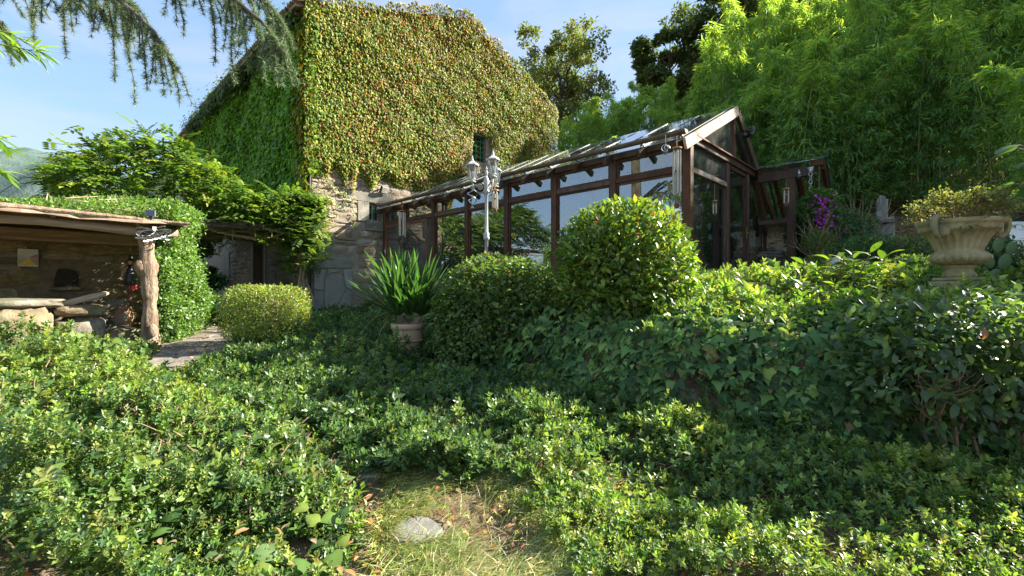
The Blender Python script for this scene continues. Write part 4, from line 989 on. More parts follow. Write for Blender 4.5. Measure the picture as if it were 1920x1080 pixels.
# flagstones and hose in the foreground
for (u, v_, d, r, lab) in ((775,1036,2.56,.145,"pale cracked flagstone in the foreground grass"), (692,932,3.2,.10,"dark flagstone half hidden at the edge of the ground cover")):
    c = pw(u, v_, d); z0 = gz(c[0], c[1]); n = 9; an = np.linspace(0, 6.28, n, False)
    pts = [np.array([r*math.cos(a)*rng.uniform(.75,1.15)*1.1, r*math.sin(a)*rng.uniform(.75,1.1)]) for a in an]
    o = put("flagstone", slab_mesh(pts, [.035+.004*rng.normal() for _ in pts], .07, "flagstone"), M['flag'], loc=(c[0], c[1], z0-.008)); tag(o, lab, "flagstone", "flagstones in the foreground")
hs = [pw(x, y, d) for x, y, d in ((700,706,6.4),(640,712,6.0),(668,760,5.0),(652,800,4.6),(646,835,4.25),(652,870,3.95))]
for q in hs: q[2] = max(q[2], gz(q[0], q[1])+.05)
hs = np.array(hs); tt = np.linspace(0, len(hs)-1, 40); hs = np.stack([np.interp(tt, np.arange(len(hs)), hs[:, k]) for k in range(3)], -1)
hs[:, 2] = [max(gz(a[0], a[1])+.02, a[2]) for a in hs]
o = put("garden_hose", MB().tube(hs, .016, 7).mesh("garden_hose", True), M['blue_hose']); tag(o, "blue grey hose curving out of the shaded ground cover", "hose")
# ------------------------------------------------------------------ vegetation
def hpv(x, y, z): return np.stack([-6.27+x*E2[0]+y*E1[0], 14.26+x*E2[1]+y*E1[1], .5+z], -1)
def rot2(v):      # house-axes direction -> world
    return np.stack([v[..., 0]*E2[0]+v[..., 1]*E1[0], v[..., 0]*E2[1]+v[..., 1]*E1[1], v[..., 2]], -1)
def plant(name, label, cat, arr, mat, loc, group=None, part_name='foliage', **kw):
    t_ = thing(name, label, cat, loc, 0, group); foliage_obj(part_name, arr, mat, t_, **kw); return t_

# ---- creeper on the gable wall
def facade_ivy():
    n = 122000; x = rng.uniform(-.32, HW+.25, n); z = rng.uniform(2.8, PEAK+.5, n)
    roofz = np.where(x < PX, EAVE+x*sl, PEAK-(x-PX)*sr) + .34 + .16*noise(np.stack([x, z*0], -1), 3) + .10*noise(np.stack([x, z*0], -1), 9)
    low = 4.78 + .22*noise(np.stack([x, x*0], -1), 2.2) - .55*smooth(3.1, 4.5, x) - .18*(x < .5)
    low = low - .55*np.exp(-((x-1.02)/.13)**2)*(1) - .75*np.exp(-((x-1.32)/.09)**2) - .3*np.exp(-((x-2.0)/.2)**2)
    ok = (z < roofz) & (z > low)
    a, b, c, d = win_up
    ok &= ~((x > a-.22-.12*noise(np.stack([z, z], -1), 3)) & (x < b+.14) & (z > c-.35) & (z < d+.06+.1*noise(np.stack([x, x], -1), 4)))
    ok &= ~((np.abs(x-2.42) < .2) & (np.abs(z-4.42) < .18))
    hole = noise(np.stack([x, z], -1), 1.7, 2) < -.93; ok &= ~(hole & (rng.random(n) < .7) & (z < 9))
    x, z = x[ok], z[ok]; n = len(x)
    off = .08 + .07*(1+noise(np.stack([x, z], -1), 1.6)) + .02*noise(np.stack([x*.8+.3*z, z*1.1-.4*x], -1), 3.3, 1) + .12*rng.random(n)
    edge = smooth(0, .4, z-low[ok]); off = off*(.3+.7*edge)
    P = hpv(x, -off, z)
    D = rot2(np.stack([rng.normal(size=n)*.45, -.25+rng.normal(size=n)*.25, -1+rng.normal(size=n)*.3], -1))
    Nh = rot2(np.stack([.45+rng.normal(size=n)*.6, -1+0*x, .6+rng.normal(size=n)*.55], -1))
    S = rng.uniform(.050, .100, n)
    g = smooth(-.6, .6, 1.2*noise(np.stack([x, z], -1), .42, 3) + .25*(z-7)/3 - .55*(x < 1) + .5*rng.normal(size=n))
    green = pal(n, [(.10,.175,.018),(.072,.135,.018),(.145,.195,.02),(.23,.22,.025)])
    red = pal(n, [(.26,.07,.02),(.17,.045,.022),(.32,.15,.025),(.22,.12,.03),(.12,.065,.025),(.34,.22,.03)])
    pick = rng.random(n) < .07+.36*g
    col = np.where(pick[:, None], red, green)
    t_ = plant('climbing_creeper', "green and russet creeper covering the whole sunlit gable wall of the farmhouse", 'climbing plant', place(IVY4, P, D, Nh, S, col, .2), 'creeper_leaf', (-6.0, 14.0, .6), part_name='leaves')
    m = 2200; P2 = hpv(-.08+.10*rng.normal(size=m), -.10+.10*rng.normal(size=m), rng.uniform(4.5, EAVE, m)); arr2 = place(IVY4, P2, rot2(np.array([-.4,-.4,-1.])+rdir(m)*.6), rot2(np.array([-.6,-.8,.4])+rdir(m)*.6), rng.uniform(.07,.15,m), pal(m, [(.11,.19,.018),(.08,.15,.02),(.17,.23,.02),(.24,.13,.03)], [3,3,2,1]))
    foliage_obj('corner_leaves', arr2, 'creeper_leaf', t_, kind='stuff')
    st = MB()   # woody runners on the bare stone under the leaves
    for k in range(16):
        x0 = rng.uniform(.1, 3.2); z0 = rng.uniform(4.2, 4.8); pts = [(x0, -.035, z0)]
        for s in range(6): pts.append((pts[-1][0]+rng.normal()*.07+.03, -.035-.01*rng.random(), pts[-1][2]-rng.uniform(.05,.16)))
        st.tube(to_local(t_, hpv(*np.array(pts).T)), .008, 4)
    part('runner', st, M['vine'], t_, kind='stuff')
facade_ivy()
# tendrils of small leaves that creep across the bare stones
def tendril(pts, n, s=.06):
    pts = np.array(pts, float); t = rng.uniform(0, len(pts)-1, n); k = np.arange(len(pts))
    x = np.interp(t, k, pts[:, 0])+rng.normal(size=n)*.03; z = np.interp(t, k, pts[:, 1])+rng.normal(size=n)*.035
    P = hpv(x, np.full(n, -.07)-.03*rng.random(n), z); D = rot2(np.stack([rng.normal(size=n), -.3+0*x, -.4+rng.normal(size=n)*.6], -1)); Nh = rot2(np.stack([0*x, -1+0*x, .3+0*x], -1))
    return place(IVY6, P, D, Nh, rng.uniform(.6, 1.2, n)*s, pal(n, [(.10,.17,.03),(.16,.20,.03),(.13,.14,.03)]))
plant('creeper_tendril', "thin leafy creeper tendrils trailing over the bare stone by the corner", 'climbing plant',
      join(tendril([(.15,4.1),(.5,3.9),(.95,3.55)], 60), tendril([(.3,4.5),(.8,4.2),(1.25,3.9)], 70), tendril([(1.25,4.3),(1.3,3.5),(1.36,3.0)], 70), tendril([(1.0,4.4),(1.1,3.6)], 40), tendril([(.05,3.8),(.3,3.45),(.8,3.3)], 40)),
      'leaf', hpv(*np.array([.7,-.05,3.0])), part_name='leaves')

# ---- creeper on the shaded side wall
def side_ivy():
    n = 36000; y = 16*rng.random(n)**1.35; z = rng.uniform(2.2, EAVE+.25, n)
    low = 3.3 + .35*noise(np.stack([y, y*0], -1), 1.5) ; ok = z > low; y, z = y[ok], z[ok]; n = len(y)
    q = np.stack([y, z], -1); off = .08 + .16*(1+noise(q, 1.5, 2)) + .10*noise(q, 3.5, 3) + .10*rng.random(n)
    P = hpv(-off, y-.18, z)
    D = rot2(np.stack([-.35+rng.normal(size=n)*.3, rng.normal(size=n)*.4, -1+rng.normal(size=n)*.25], -1)); Nh = rot2(np.stack([-1+0*y, rng.normal(size=n)*.4, .6+rng.normal(size=n)*.3], -1))
    col = pal(n, [(.075,.19,.012),(.055,.155,.012),(.10,.23,.014),(.14,.26,.02)])
    c2 = pal(n, [(.11,.19,.018),(.08,.15,.02),(.17,.21,.02),(.24,.13,.03)]); col = np.where((rng.random(n) < smooth(.9, .0, y))[:, None], c2, col)
    a1 = place(IVY4, P, D, Nh, rng.uniform(.12, .20, n), col)
    m = 7000; y = 15*rng.random(m); z = EAVE - .2 + rng.normal(size=m)*.22 - .25*rng.random(m); x = -.45 + rng.normal(size=m)*.18   # grey-green fringe over the eave
    P = hpv(x, y, z); D = rot2(np.stack([-.5+rng.normal(size=m)*.4, rng.normal(size=m)*.5, -.9+rng.normal(size=m)*.3], -1)); Nh = rot2(np.stack([-1+0*y, 0*y, .8+rng.normal(size=m)*.3], -1))
    keep = noise(np.stack([y, y*0], -1), 1.4) + .9*rng.random(m) > (-.1 + .35*(y < 6))
    a2 = place(IVY6, P[keep], D[keep], Nh[keep], rng.uniform(.10, .17, keep.sum()), pal(keep.sum(), [(.075,.13,.045),(.10,.15,.06),(.06,.11,.03)]))
    plant('climbing_creeper', "deep green creeper covering the shaded side wall of the farmhouse up to the eave", 'climbing plant', join(a1, a2), 'creeper_leaf', hpv(*np.array([-.3, 2, 3.2])), part_name='leaves')
side_ivy()

# ---- stems / branching helper
def branches(b, p0, d0, L, r, depth, spread=.6, n=3, up=.15, tips=None, seg=4, sides=6):
    pts = [np.array(p0, float)]; d = nrm(np.array(d0, float))
    for s in range(seg): d = nrm(d + rng.normal(size=3)*.13 + np.array([0,0,up*.3])); pts.append(pts[-1] + d*L/seg)
    b.tube(pts, np.linspace(r, r*.62, seg+1), sides, cap=False)
    if depth == 0:
        if tips is not None: tips.append((pts[-1], d)); tips.append((pts[-2], d))
        return
    for k in range(n):
        dd = nrm(d + rng.normal(size=3)*spread + np.array([0, 0, up])); s = pts[-1] if k < 2 else pts[-2]
        branches(b, s, dd, L*rng.uniform(.62, .85), r*.6, depth-1, spread, n, up, tips, max(2, seg-1), max(4, sides-1))

# ---- clipped and loose shrubs
def shrub(name, label, cat, c, r, n, cols, size, mat='leaf', power=2.6, leaf=LEAF2, depth=.45, bump=.1, stems=7, zmin=-.75, base=None, up=.5, w=None, group=None, stemmat='twig', k=0, inner=None):
    g = base if base is not None else gz(c[0], c[1])
    t_ = thing(name, label, cat, (c[0], c[1], g), 0, group)
    P, N_ = shell_points(n, c, r, power, depth, bump, 2.6, zmin, k); m = len(P)
    ok = (P[:, 2] > ground_z(P[:, 0], P[:, 1]) + .02) & (rng.random(m) < 1.05-.5*smooth(.3, 1.2, noise(P, 3.2, k % 4)+.6*noise(P, 7, 1))); P, N_ = P[ok], N_[ok]; m = len(P)
    D = N_*.6 + rdir(m)*.75 + np.array([0, 0, up*.5]); Nh = N_*.5 + np.array([0, 0, .8]) + rdir(m)*.5
    col = pal(m, cols, w)
    arr = place(leaf, P, D, Nh, rng.uniform(.6, 1.4, m)*size, col)
    if n > 8000:
        kk = rng.choice(m, int(30+m*.004)); arr = join(arr, sprigs(P[kk], SPR_D, size*1.9, cols[:3], None, .5, N_[kk]*.9+np.array([0,0,.5])))
    foliage_obj('crown', arr, mat, t_)
    if stems:
        b = MB()
        for s in range(stems):
            a = rng.uniform(0, 6.28); q = np.array([math.cos(a), math.sin(a)])*rng.uniform(0, .32)*min(r[0], r[1])
            p0 = (c[0]+q[0], c[1]+q[1], gz(c[0]+q[0], c[1]+q[1])-.05)
            H_ = max(.25, c[2]-p0[2]); branches(b, p0, (q[0]*1.1, q[1]*1.1, 1), H_*.8, .022*(.7+r[2]), 2, .55, 3, .25)
        b.v = [tuple(p) for p in to_local(t_, np.array(b.v))]
        part('stem', b, M[stemmat], t_, kind='stuff')
    return t_

q = pw(502, 590, 8.1)
shrub('clipped_shrub', "small clipped box shaped shrub with yellowish sunlit leaves by the paved path", 'shrub', (q[0], q[1], q[2]+.0), (.63,.62,.52), 13500,
      [(.14,.20,.035),(.10,.16,.03),(.17,.20,.05),(.22,.25,.06),(.18,.12,.045)], .046, power=4.0, bump=.05, depth=.32, zmin=-.9, w=[3,3,1.5,2,.8], k=1)
q = pw(1168, 512, 5.7)
shrub('round_shrub', "large round topped glossy green shrub clipped into a ball before the conservatory", 'shrub', (q[0], q[1], q[2]+.05), (.84,.82,.84), 12500,
      [(.085,.15,.02),(.055,.105,.015),(.13,.19,.025),(.17,.20,.03),(.16,.06,.02)], .082, leaf=LEAF4, power=2.3, depth=.6, bump=.05, stems=22, zmin=-.80, w=[4,4,3,1.5,.25], k=2)
q = pw(936, 575, 6.6)
shrub('clipped_hedge', "flat topped clipped ivy hedge between the yucca and the round shrub", 'hedge', (q[0], q[1], EYE-.42), (.90,.80,.86), 24000,
      [(.05,.10,.022),(.07,.12,.03),(.10,.15,.03),(.13,.17,.04),(.15,.09,.03)], .055, leaf=IVY4, power=2.9, depth=.4, bump=.13, stems=5, zmin=-.98, w=[4,4,2.5,1.2,.3], k=3, up=-.3)
# star jasmine smothering the end of the shed
def jasmine():
    n = 24000; ly = rng.uniform(-.15, 2.3, n); lz = rng.uniform(0, 2.65, n); lx = .28 + .75*smooth(0,1,ly)*(.75+.25*np.sin(lz*2.0))*(1-.42*smooth(1.2,0,lz)) + .16*noise(np.stack([ly, lz], -1), 2.2) + .10*rng.normal(size=n)
    ok = (lz > .04) & ((ly > .12) | (lz > 2.3))
    a = np.stack([lx, ly, lz], -1)[ok]
    m = 9000; lx = rng.uniform(-2.9, .7, m); ly = rng.uniform(.2, 2.5, m); lz = SH+.22+.07*ly + (.06+.30*smooth(-2.6,.4,lx)*smooth(-.2,1.6,ly))*rng.random(m)*1.4
    keep = noise(np.stack([lx, ly], -1), 2.6) + 1.2*smooth(-3.4, .2, lx) + .5*smooth(.5,2,ly)-.1 > .25
    b = np.stack([lx, ly, lz], -1)[keep]; L_ = np.concatenate([a, b]); n = len(L_)
    P = np.array([sx, sy, sz]) + np.stack([L_[:,0]*E2[0]+L_[:,1]*E1[0], L_[:,0]*E2[1]+L_[:,1]*E1[1], L_[:,2]], -1)
    out = rot2(np.concatenate([np.tile([1., -.5, .15], (len(a), 1)), np.tile([0, -.3, 1.], (len(b), 1))]))
    D = out*.5 + rdir(n)*.9 + np.array([0,0,.1]); Nh = out*.6 + rdir(n)*.6 + np.array([0,0,.5])
    col = pal(n, [(.06,.13,.02),(.085,.16,.025),(.12,.19,.035),(.045,.10,.018)])
    plant('jasmine', "dense small leaved climber wrapped round the shed's end beside the trunk post", 'climbing plant', place(LEAF2, P, D, Nh, rng.uniform(.045, .085, n), col), 'leaf', (P[0,0], P[0,1], gz(P[0,0], P[0,1])), part_name='leaves')
jasmine()
b = MB()
for k in range(12):
    lx, ly = rng.uniform(-3, .3), rng.uniform(.2, 1.4); pts = [np.array([lx, ly, SH+.22])]
    for s in range(7): pts.append(pts[-1] + np.array([rng.normal()*.22, rng.normal()*.12, rng.normal()*.08 + (.09 if s < 3 else -.06)]))
    pts = np.array(pts); pts[:, 2] = np.maximum(pts[:, 2], SH+.2); b.tube(pts, .011, 5)
rv = thing('dry_vine', "bare pale vine stems looping over the shed roof", 'vine', (sx, sy, sz), RZ); part('vine_stem', b, M['vine'], rv, kind='stuff')

# ---- wisteria pergola
PIN = pinnate(9); PIN11 = pinnate(11, LEAF2, .30, .7)
def wisteria():
    n = 5200; lx = rng.uniform(-5.8, .1, n); ly = 9.5*rng.random(n)**1.6 - .9
    top = 3.35 + 1.55*np.exp(-((lx+3.9)/1.5)**2)*np.exp(-(ly/3.5)**2) + .35*noise(np.stack([lx, ly], -1), 1.3) + .45*smooth(-1.2, 0, lx)
    bot = 2.65 + .15*noise(np.stack([lx, ly], -1), 2)
    f = rng.random(n)**.45; z = bot + (top-bot)*f + (rng.random(n) < .09)*rng.random(n)*.5
    P = hpv(lx, ly, z)
    # drooping fringe down the right-hand corner by the house wall
    m = 900; fx = -.25 + rng.normal(size=m)*.42; fy = -.45 + rng.normal(size=m)*.35; fz = 1.5 + 2.3*rng.random(m)**.7; fx = fx - .15*(fz-2)
    keep = (fx < .12) ; P2 = hpv(fx[keep], fy[keep], fz[keep])
    # long shoots along the front
    P = np.concatenate([P, P2]); n = len(P)
    out = rot2(np.stack([-.5+rng.normal(size=n)*.7, -.7+rng.normal(size=n)*.7, .25+rng.normal(size=n)*.45], -1))
    col = pal(n, [(.075,.135,.022),(.052,.105,.02),(.11,.175,.025),(.16,.21,.03)], [3,3,2,1])
    arr = place(PIN, P, out, np.array([0,0,1.]) + rdir(n)*.35, rng.uniform(.26, .46, n), col)
    t_ = plant('wisteria', "wisteria with feathery leaves heaped over the pergola by the house corner", 'climbing plant', arr, 'leaf_dull', hpv(*np.array([-.35,-.55,.0])), part_name='foliage')
    b = MB()
    for k in range(5):
        x0, y0 = -.35+rng.normal()*.14, -.5+rng.normal()*.15; pts = [np.array([x0, y0, -.1])]
        for s in range(9): pts.append(np.array([x0 + .12*math.sin(s*.9+k) - .03*s*(k%2), y0 + .10*math.cos(s*1.1+k*2), .34*(s+1)]))
        b.tube(hpv(*np.array(pts).T), np.linspace(.05, .03, 10), 7)
    for k in range(26):   # tangled stems under the canopy and arching towards the wall
        y0 = rng.uniform(-.8, 2.5); pts = []
        for s in range(9): pts.append((-5+5.2*s/8+rng.normal()*.12, y0+rng.normal()*.10, 2.62+.12*math.sin(s+k)+rng.normal()*.08))
        b.tube(hpv(*np.array(pts).T), rng.uniform(.012, .028), 5)
    for k in range(7):
        pts = [np.array([-2.2+k*.1, -.9+.05*k, 3.1])]
        for s in range(6): pts.append(pts[-1] + np.array([.33, .03*rng.normal(), -.07*s*.6+rng.normal()*.03]))
        b.tube(hpv(*np.array(pts).T), .02, 5)
    b.v = [tuple(p) for p in to_local(t_, np.array(b.v))]; part('vine_stem', b, M['vine'], t_, kind='stuff')
    b = MB()
    for k in range(70):
        x0, y0, z0 = rng.uniform(-4.8, -.6), rng.uniform(-.9, 1.5), 2.6+rng.normal()*.1; L_ = rng.uniform(.14, .34)
        b.tube(hpv(*np.array([(x0,y0,z0),(x0+.01,y0,z0-L_*.5),(x0,y0,z0-L_)]).T), [.006,.014,.008], 4)
    b.v = [tuple(p) for p in to_local(t_, np.array(b.v))]; part('seed_pod', b, surf('pod', (.20,.20,.06), (.32,.29,.10), 8, .8, .1), t_, kind='stuff')
    b = MB()
    for k in range(9):   # wild tendrils waving against the sky
        p = hpv(np.array(-4.4+.25*k), np.array(-.3+.3*k), np.array(3.7+.1*k)); pts = [p]; d = np.array([-.95, .1*rng.normal(), .35+.2*rng.normal()])
        for s in range(8): d = d + rng.normal(size=3)*.16 + np.array([0,0,-.05]); pts.append(pts[-1]+d*.27)
        b.tube(pts, np.linspace(.012, .004, 9), 4)
    b.v = [tuple(p) for p in to_local(t_, np.array(b.v))]; part('tendril', b, M['bark_dark'], t_)
wisteria()
pg = thing('pergola', "green painted pergola frame hidden under the wisteria", 'pergola', hpv(*np.array([-3.6,-.6,0])), RZ)
for lx in (0, -2.0): part('post', MB().box(lx-.05,lx+.05,-.05,.05,-.2,2.6), M['green_post'], pg)
for ly in (-.02, 1.5, 3.0): part('pergola_beam', MB().box(-2.1,3.4,ly-.04,ly+.04,2.601,2.70), M['bark_dark'], pg)
for k in range(8): part('pergola_batten', MB().box(-2.0+k*.72,-1.95+k*.72,-.3,4,2.702,2.74), M['bark_dark'], pg)

# ---- dark aspidistra under the pergola: individual strap leaves
def blade_mesh(nm, w, seg=7, bend=.5, cols=(.03,.075,.02), fold=.18, tipcol=None, taper=1.0):
    v = []; f = []; cc = []
    for i in range(seg+1):
        t = i/seg; wd = w*(math.sin(math.pi*min(1, (t*.86+.12)))**taper) if t < 1 else .002
        y = t*(1-.18*bend*t); z = -bend*t*t*.55
        for j, s in enumerate((-1, 0, 1)): v.append((s*wd*.5, y, z + abs(s)*fold*wd)); cc.append(np.array(cols)*(1.15 if j == 1 else 1)*(1+.1*t) if tipcol is None else np.array(cols)*(1-t**3)+np.array(tipcol)*t**3)
    for i in range(seg):
        for j in range(2): a = i*3+j; f.append((a, a+1, a+4, a+3))
    return mesh_np(nm, np.array(v), np.array(f), np.array(cc), True)
def leaf_parts(parent, meshes, P, D, Nh, S, name='leaf'):
    X, Y, Z = frames(np.asarray(D, float), np.asarray(Nh, float)); L_ = to_local(parent, np.asarray(P, float))
    a = -parent.rotation_euler[2]; R_ = Matrix.Rotation(a, 3, 'Z')
    for i in range(len(P)):
        m3 = R_ @ Matrix((X[i], Y[i], Z[i])).transposed()
        o = bpy.data.objects.new(name, meshes[i % len(meshes)]); C.objects.link(o); o.parent = parent
        o.matrix_local = Matrix.Translation(L_[i].tolist()) @ m3.to_4x4() @ Matrix.Scale(float(S[i]), 4)
def strap_plant(name, label, cat, c, n, length, meshes, spread, group=None, rad=.1, zup=1.0):
    t_ = thing(name, label, cat, (c[0], c[1], c[2]), 0, group)
    a = rng.uniform(0, 6.28, n); e = rng.random(n)**.6*spread
    out = np.stack([np.cos(a), np.sin(a), 0*a], -1); D = out*np.sin(e)[:, None] + np.array([0,0,1])*np.cos(e)[:, None]*zup
    P = np.array(c) + out*rad*rng.random((n, 1)); Nh = np.array([0,0,1.])*np.sin(e)[:, None] - out*np.cos(e)[:, None]*1.0
    Nh = -(out*np.cos(e)[:, None]) + np.array([0,0,1.])*np.sin(e)[:, None]
    leaf_parts(t_, meshes, P, D, Nh, rng.uniform(.75, 1.1, n)*length); return t_
asp = [blade_mesh('leaf', .17, 7, .8, c) for c in ((.03,.075,.025),(.04,.09,.03),(.025,.06,.02),(.045,.085,.02))]
for m in asp: m.materials.append(M['leaf'])
for u, v_, d, n, al in ((415,560,12.0,34,'dark aspidistra second from the left under the pergola'),(455,556,12.3,34,'dark aspidistra in the middle of the row before the pale pilaster'),(495,553,12.6,30,'dark aspidistra growing before the dark door'),(395,568,11.2,26,'dark aspidistra nearest the climber covered shed end'),(530,556,12.8,22,'dark aspidistra closest to the wisteria stems')):
    q = pw(u, v_, d); q[2] = max(gz(q[0], q[1]), q[2]-.35)
    strap_plant('aspidistra', al, 'plant', q, n, .85, asp, 1.15, 'aspidistras under the pergola', .18)

# ---- yucca in the pot
yuc = [blade_mesh('leaf', .062, 6, b_, c, .25, t_, .55) for b_, c, t_ in ((.06,(.04,.105,.03),None),(.14,(.055,.13,.04),None),(.03,(.04,.095,.032),(.08,.14,.05)),(.30,(.045,.11,.035),None),(.10,(.065,.15,.045),None))]
for m in yuc: m.materials.append(M['leaf'])
yt = thing('yucca', "spiky yucca with sword shaped leaves growing in the pale pot", 'yucca', (pt[0], pt[1], pt[2]-.05))
for dx, dy, n in ((-.16,.02,85),(.20,.05,95),(.03,-.06,50)):
    a = rng.uniform(0, 6.28, n); e = .08 + rng.random(n)**1.1*1.05; out = np.stack([np.cos(a), np.sin(a), 0*a], -1)
    D = out*np.sin(e)[:, None] + np.array([0,0,1.])*np.cos(e)[:, None]; Nh = -(out*np.cos(e)[:, None]) + np.array([0,0,1.])*np.sin(e)[:, None]
    zc = .12+.18*rng.random(n)*(e < .8); P = np.array([pt[0]+dx, pt[1]+dy, pt[2]]) + out*.03 + np.stack([0*a, 0*a, zc], -1)
    leaf_parts(yt, yuc, P, D, Nh, rng.uniform(.62, 1.0, n)*(1.0-.18*(e > .9)))
b = MB().tube([(-.02,0,-.02),(-.08,.02,.06),(-.11,.02,.16)], .06, 8).tube([(.03,0,-.02),(.12,.05,.06),(.15,.05,.16)], .06, 8); part('trunk', b, M['bark'], yt)
dead = blade_mesh('leaf', .06, 6, .9, (.36,.24,.10)); dead.materials.append(M['leaf_dull'])
leaf_parts(yt, [dead], np.array([pt+[-.15,-.1,.18], pt+[-.2,-.12,.1]]), np.array([(-.9,-.3,.05),(-.7,-.4,-.5)]), np.array([(0,0,1.),(0,0,1.)]), [.55,.5])
ivy_m = None

# ---- plants on the terrace
q = pw(1798, 378, 4.5)
def azalea():
    t_ = thing('azalea', "sparse twiggy azalea with yellowing leaves growing in the stone urn", 'shrub', (up_[0], up_[1], UZ+.60)); b = MB(); tips = []
    for k in range(16):
        a = rng.uniform(0, 6.28); d = (math.cos(a)*.85, math.sin(a)*.85, .55+.3*rng.random()); p0 = (up_[0]+math.cos(a)*.1, up_[1]+math.sin(a)*.1, UZ+.6)
        branches(b, p0, d, .145, .009, 3, .5, 3, .12, tips, 3, 5)
    b.v = [tuple(p) for p in to_local(t_, np.array(b.v))]; part('stem', b, M['twig'], t_)
    T_ = np.array([p for p, d in tips]); P = np.repeat(T_, 3, 0) + rng.normal(size=(len(T_)*3, 3))*.024; n = len(P)
    P = P[P[:, 2] < UZ+1.02]; n = len(P)
    col = pal(n, [(.085,.11,.03),(.12,.13,.04),(.065,.09,.03),(.17,.16,.05),(.12,.075,.04)], [3,2.5,3,1,.8])
    foliage_obj('leaves', place(LEAF2, P, rdir(n)+np.array([0,0,.5]), rdir(n)*.6+np.array([0,0,1]), rng.uniform(.022, .048, n), col), 'leaf_dull', t_)
azalea()
lau = [blade_mesh('leaf', .34, 6, b_, c, .1) for b_, c in ((.5,(.09,.17,.025)),(.8,(.14,.22,.03)),(.3,(.06,.12,.02)),(.6,(.20,.25,.035)),(.9,(.05,.10,.02)))]
for m in lau: m.materials.append(M['leaf'])
def big_leaf_plant(label, c, n, L_, R_, h, group=None, name='laurel_plant', meshes=lau):
    g = gz(c[0], c[1]); t_ = thing(name, label, 'plant', (c[0], c[1], g), 0, group); b = MB(); P = []; D = []
    ns = max(3, n//9)
    for k in range(ns):
        a = rng.uniform(0, 6.28); r_ = rng.random()**.5*R_; base = np.array([c[0]+math.cos(a)*r_*.4, c[1]+math.sin(a)*r_*.4, g-.03]); tip = np.array([c[0]+math.cos(a)*r_, c[1]+math.sin(a)*r_, g+h*rng.uniform(.6, 1.05)])
        mid = (base+tip)/2 + rng.normal(size=3)*.04; b.tube([base, mid, tip], [.010,.008,.005], 5)
        for i in range(9):
            f = .35+.65*i/8; p = base*(1-f)+tip*f; aa = i*2.4+a; P.append(p); D.append((math.cos(aa), math.sin(aa), .35+.5*(i > 6)))
    b.v = [tuple(p) for p in to_local(t_, np.array(b.v))]; part('stem', b, M['twig'], t_)
    n = len(P); leaf_parts(t_, meshes, P, D, np.array([0,0,1.])+rdir(n)*.35, rng.uniform(.7, 1.15, n)*L_)
    return t_
for u, v_, d, n, L_, R_, h, lab in ((1600,560,5.3,110,.19,.55,.42,"broad leaved yellow green laurel on the terrace edge before the porch"),(1530,572,4.9,45,.16,.3,.26,"low broad leaved seedling left of the terrace laurel"),(1665,575,5.0,60,.17,.36,.30,"glossy dark broad leaved plant right of the terrace laurel")):
    q = pw(u, v_, d); big_leaf_plant(lab, q, n, L_, R_, h)
# big dark glossy shrub with bare stems at the right edge of the bank
def dark_shrub():
    q = pw(1790, 690, 3.35); c = np.array([q[0], q[1], EYE-.52]); t_ = thing('evergreen_shrub', "dark glossy evergreen shrub with bare lower stems at the right of the bank", 'shrub', (c[0], c[1], gz(c[0], c[1])))
    b = MB(); tips = []
    for k in range(9):
        a = rng.uniform(0, 6.28); p0 = (c[0]+math.cos(a)*.2, c[1]+math.sin(a)*.14-.1, gz(c[0], c[1])-.2); branches(b, p0, (math.cos(a)*.25, math.sin(a)*.2, 1), .36, .016, 3, .45, 3, .15, tips, 3, 6)
    b.v = [tuple(p) for p in to_local(t_, np.array(b.v))]; part('stem', b, M['twig'], t_)
    P, N_ = shell_points(5400, c, (.80,.60,.50), 2.4, .65, .16, 2.5, -.92, 2); D = N_*.4+rdir(len(P))*.8; Nh = np.array([0,0,1.])+N_*.4+rdir(len(P))*.5
    m = [blade_mesh('leaf', .52, 5, b_, cc, .06, None, .8) for b_, cc in ((.3,(.045,.085,.03)),(.5,(.06,.11,.035)),(.2,(.035,.065,.025)),(.4,(.09,.15,.03)))]
    od = blade_mesh('leaf', .5, 5, .7, (.26,.11,.04)); m2 = m*6 + [od]
    for x in m2: 
        if not x.materials: x.materials.append(M['leaf'])
    near = np.argsort(P[:, 1])[:280]; rest = np.setdiff1d(np.arange(len(P)), near)
    leaf_parts(t_, m2, P[near], D[near], Nh[near], rng.uniform(.055, .10, 280))
    foliage_obj('foliage', place(LEAF4, P[rest], D[rest], Nh[rest], rng.uniform(.055, .095, len(rest)), pal(len(rest), [(.045,.085,.03),(.06,.11,.035),(.035,.065,.025),(.09,.15,.03)])), 'leaf', t_, kind='stuff')
dark_shrub()
# purple flowering hanging basket, porch climbers, roses, low dark hedge
def blob_plant(name, label, cat, u, v_, d, r, n, cols, size, tm=LEAF2, mat='leaf_dull', power=2, stems=4, group=None, depth=.6, w=None):
    q = pw(u, v_, d); return shrub(name, label, cat, q, r, n, cols, size, mat, power, tm, depth, .18, stems, -.95, None, .3, w, group)
DG = [(.035,.08,.03),(.05,.10,.035),(.07,.13,.04)]
pb = shrub('petunia_basket', "hanging basket of bright purple petunias at the porch's right edge", 'hanging basket', pw(1536, 392, 9.6), (.34,.30,.42), 2600, [(.05,.11,.03),(.07,.14,.035)], .08, 'leaf_dull', 2, LEAF2, .6, .2, 0, -1)
q = pw(1546, 400, 9.35); n = 110; Pp = q + rng.normal(size=(n, 3))*np.array([.12,.1,.20]); Pp = Pp[Pp[:,2] < q[2]+.35]; n = len(Pp)
PET = _t([(0,0,.0),(.5,.1,.12),(.35,.6,.12),(-.2,.65,.12),(-.55,.2,.12),(-.3,-.45,.12),(.3,-.45,.12)], [(0,1,2),(0,2,3),(0,3,4),(0,4,5),(0,5,6),(0,6,1)])
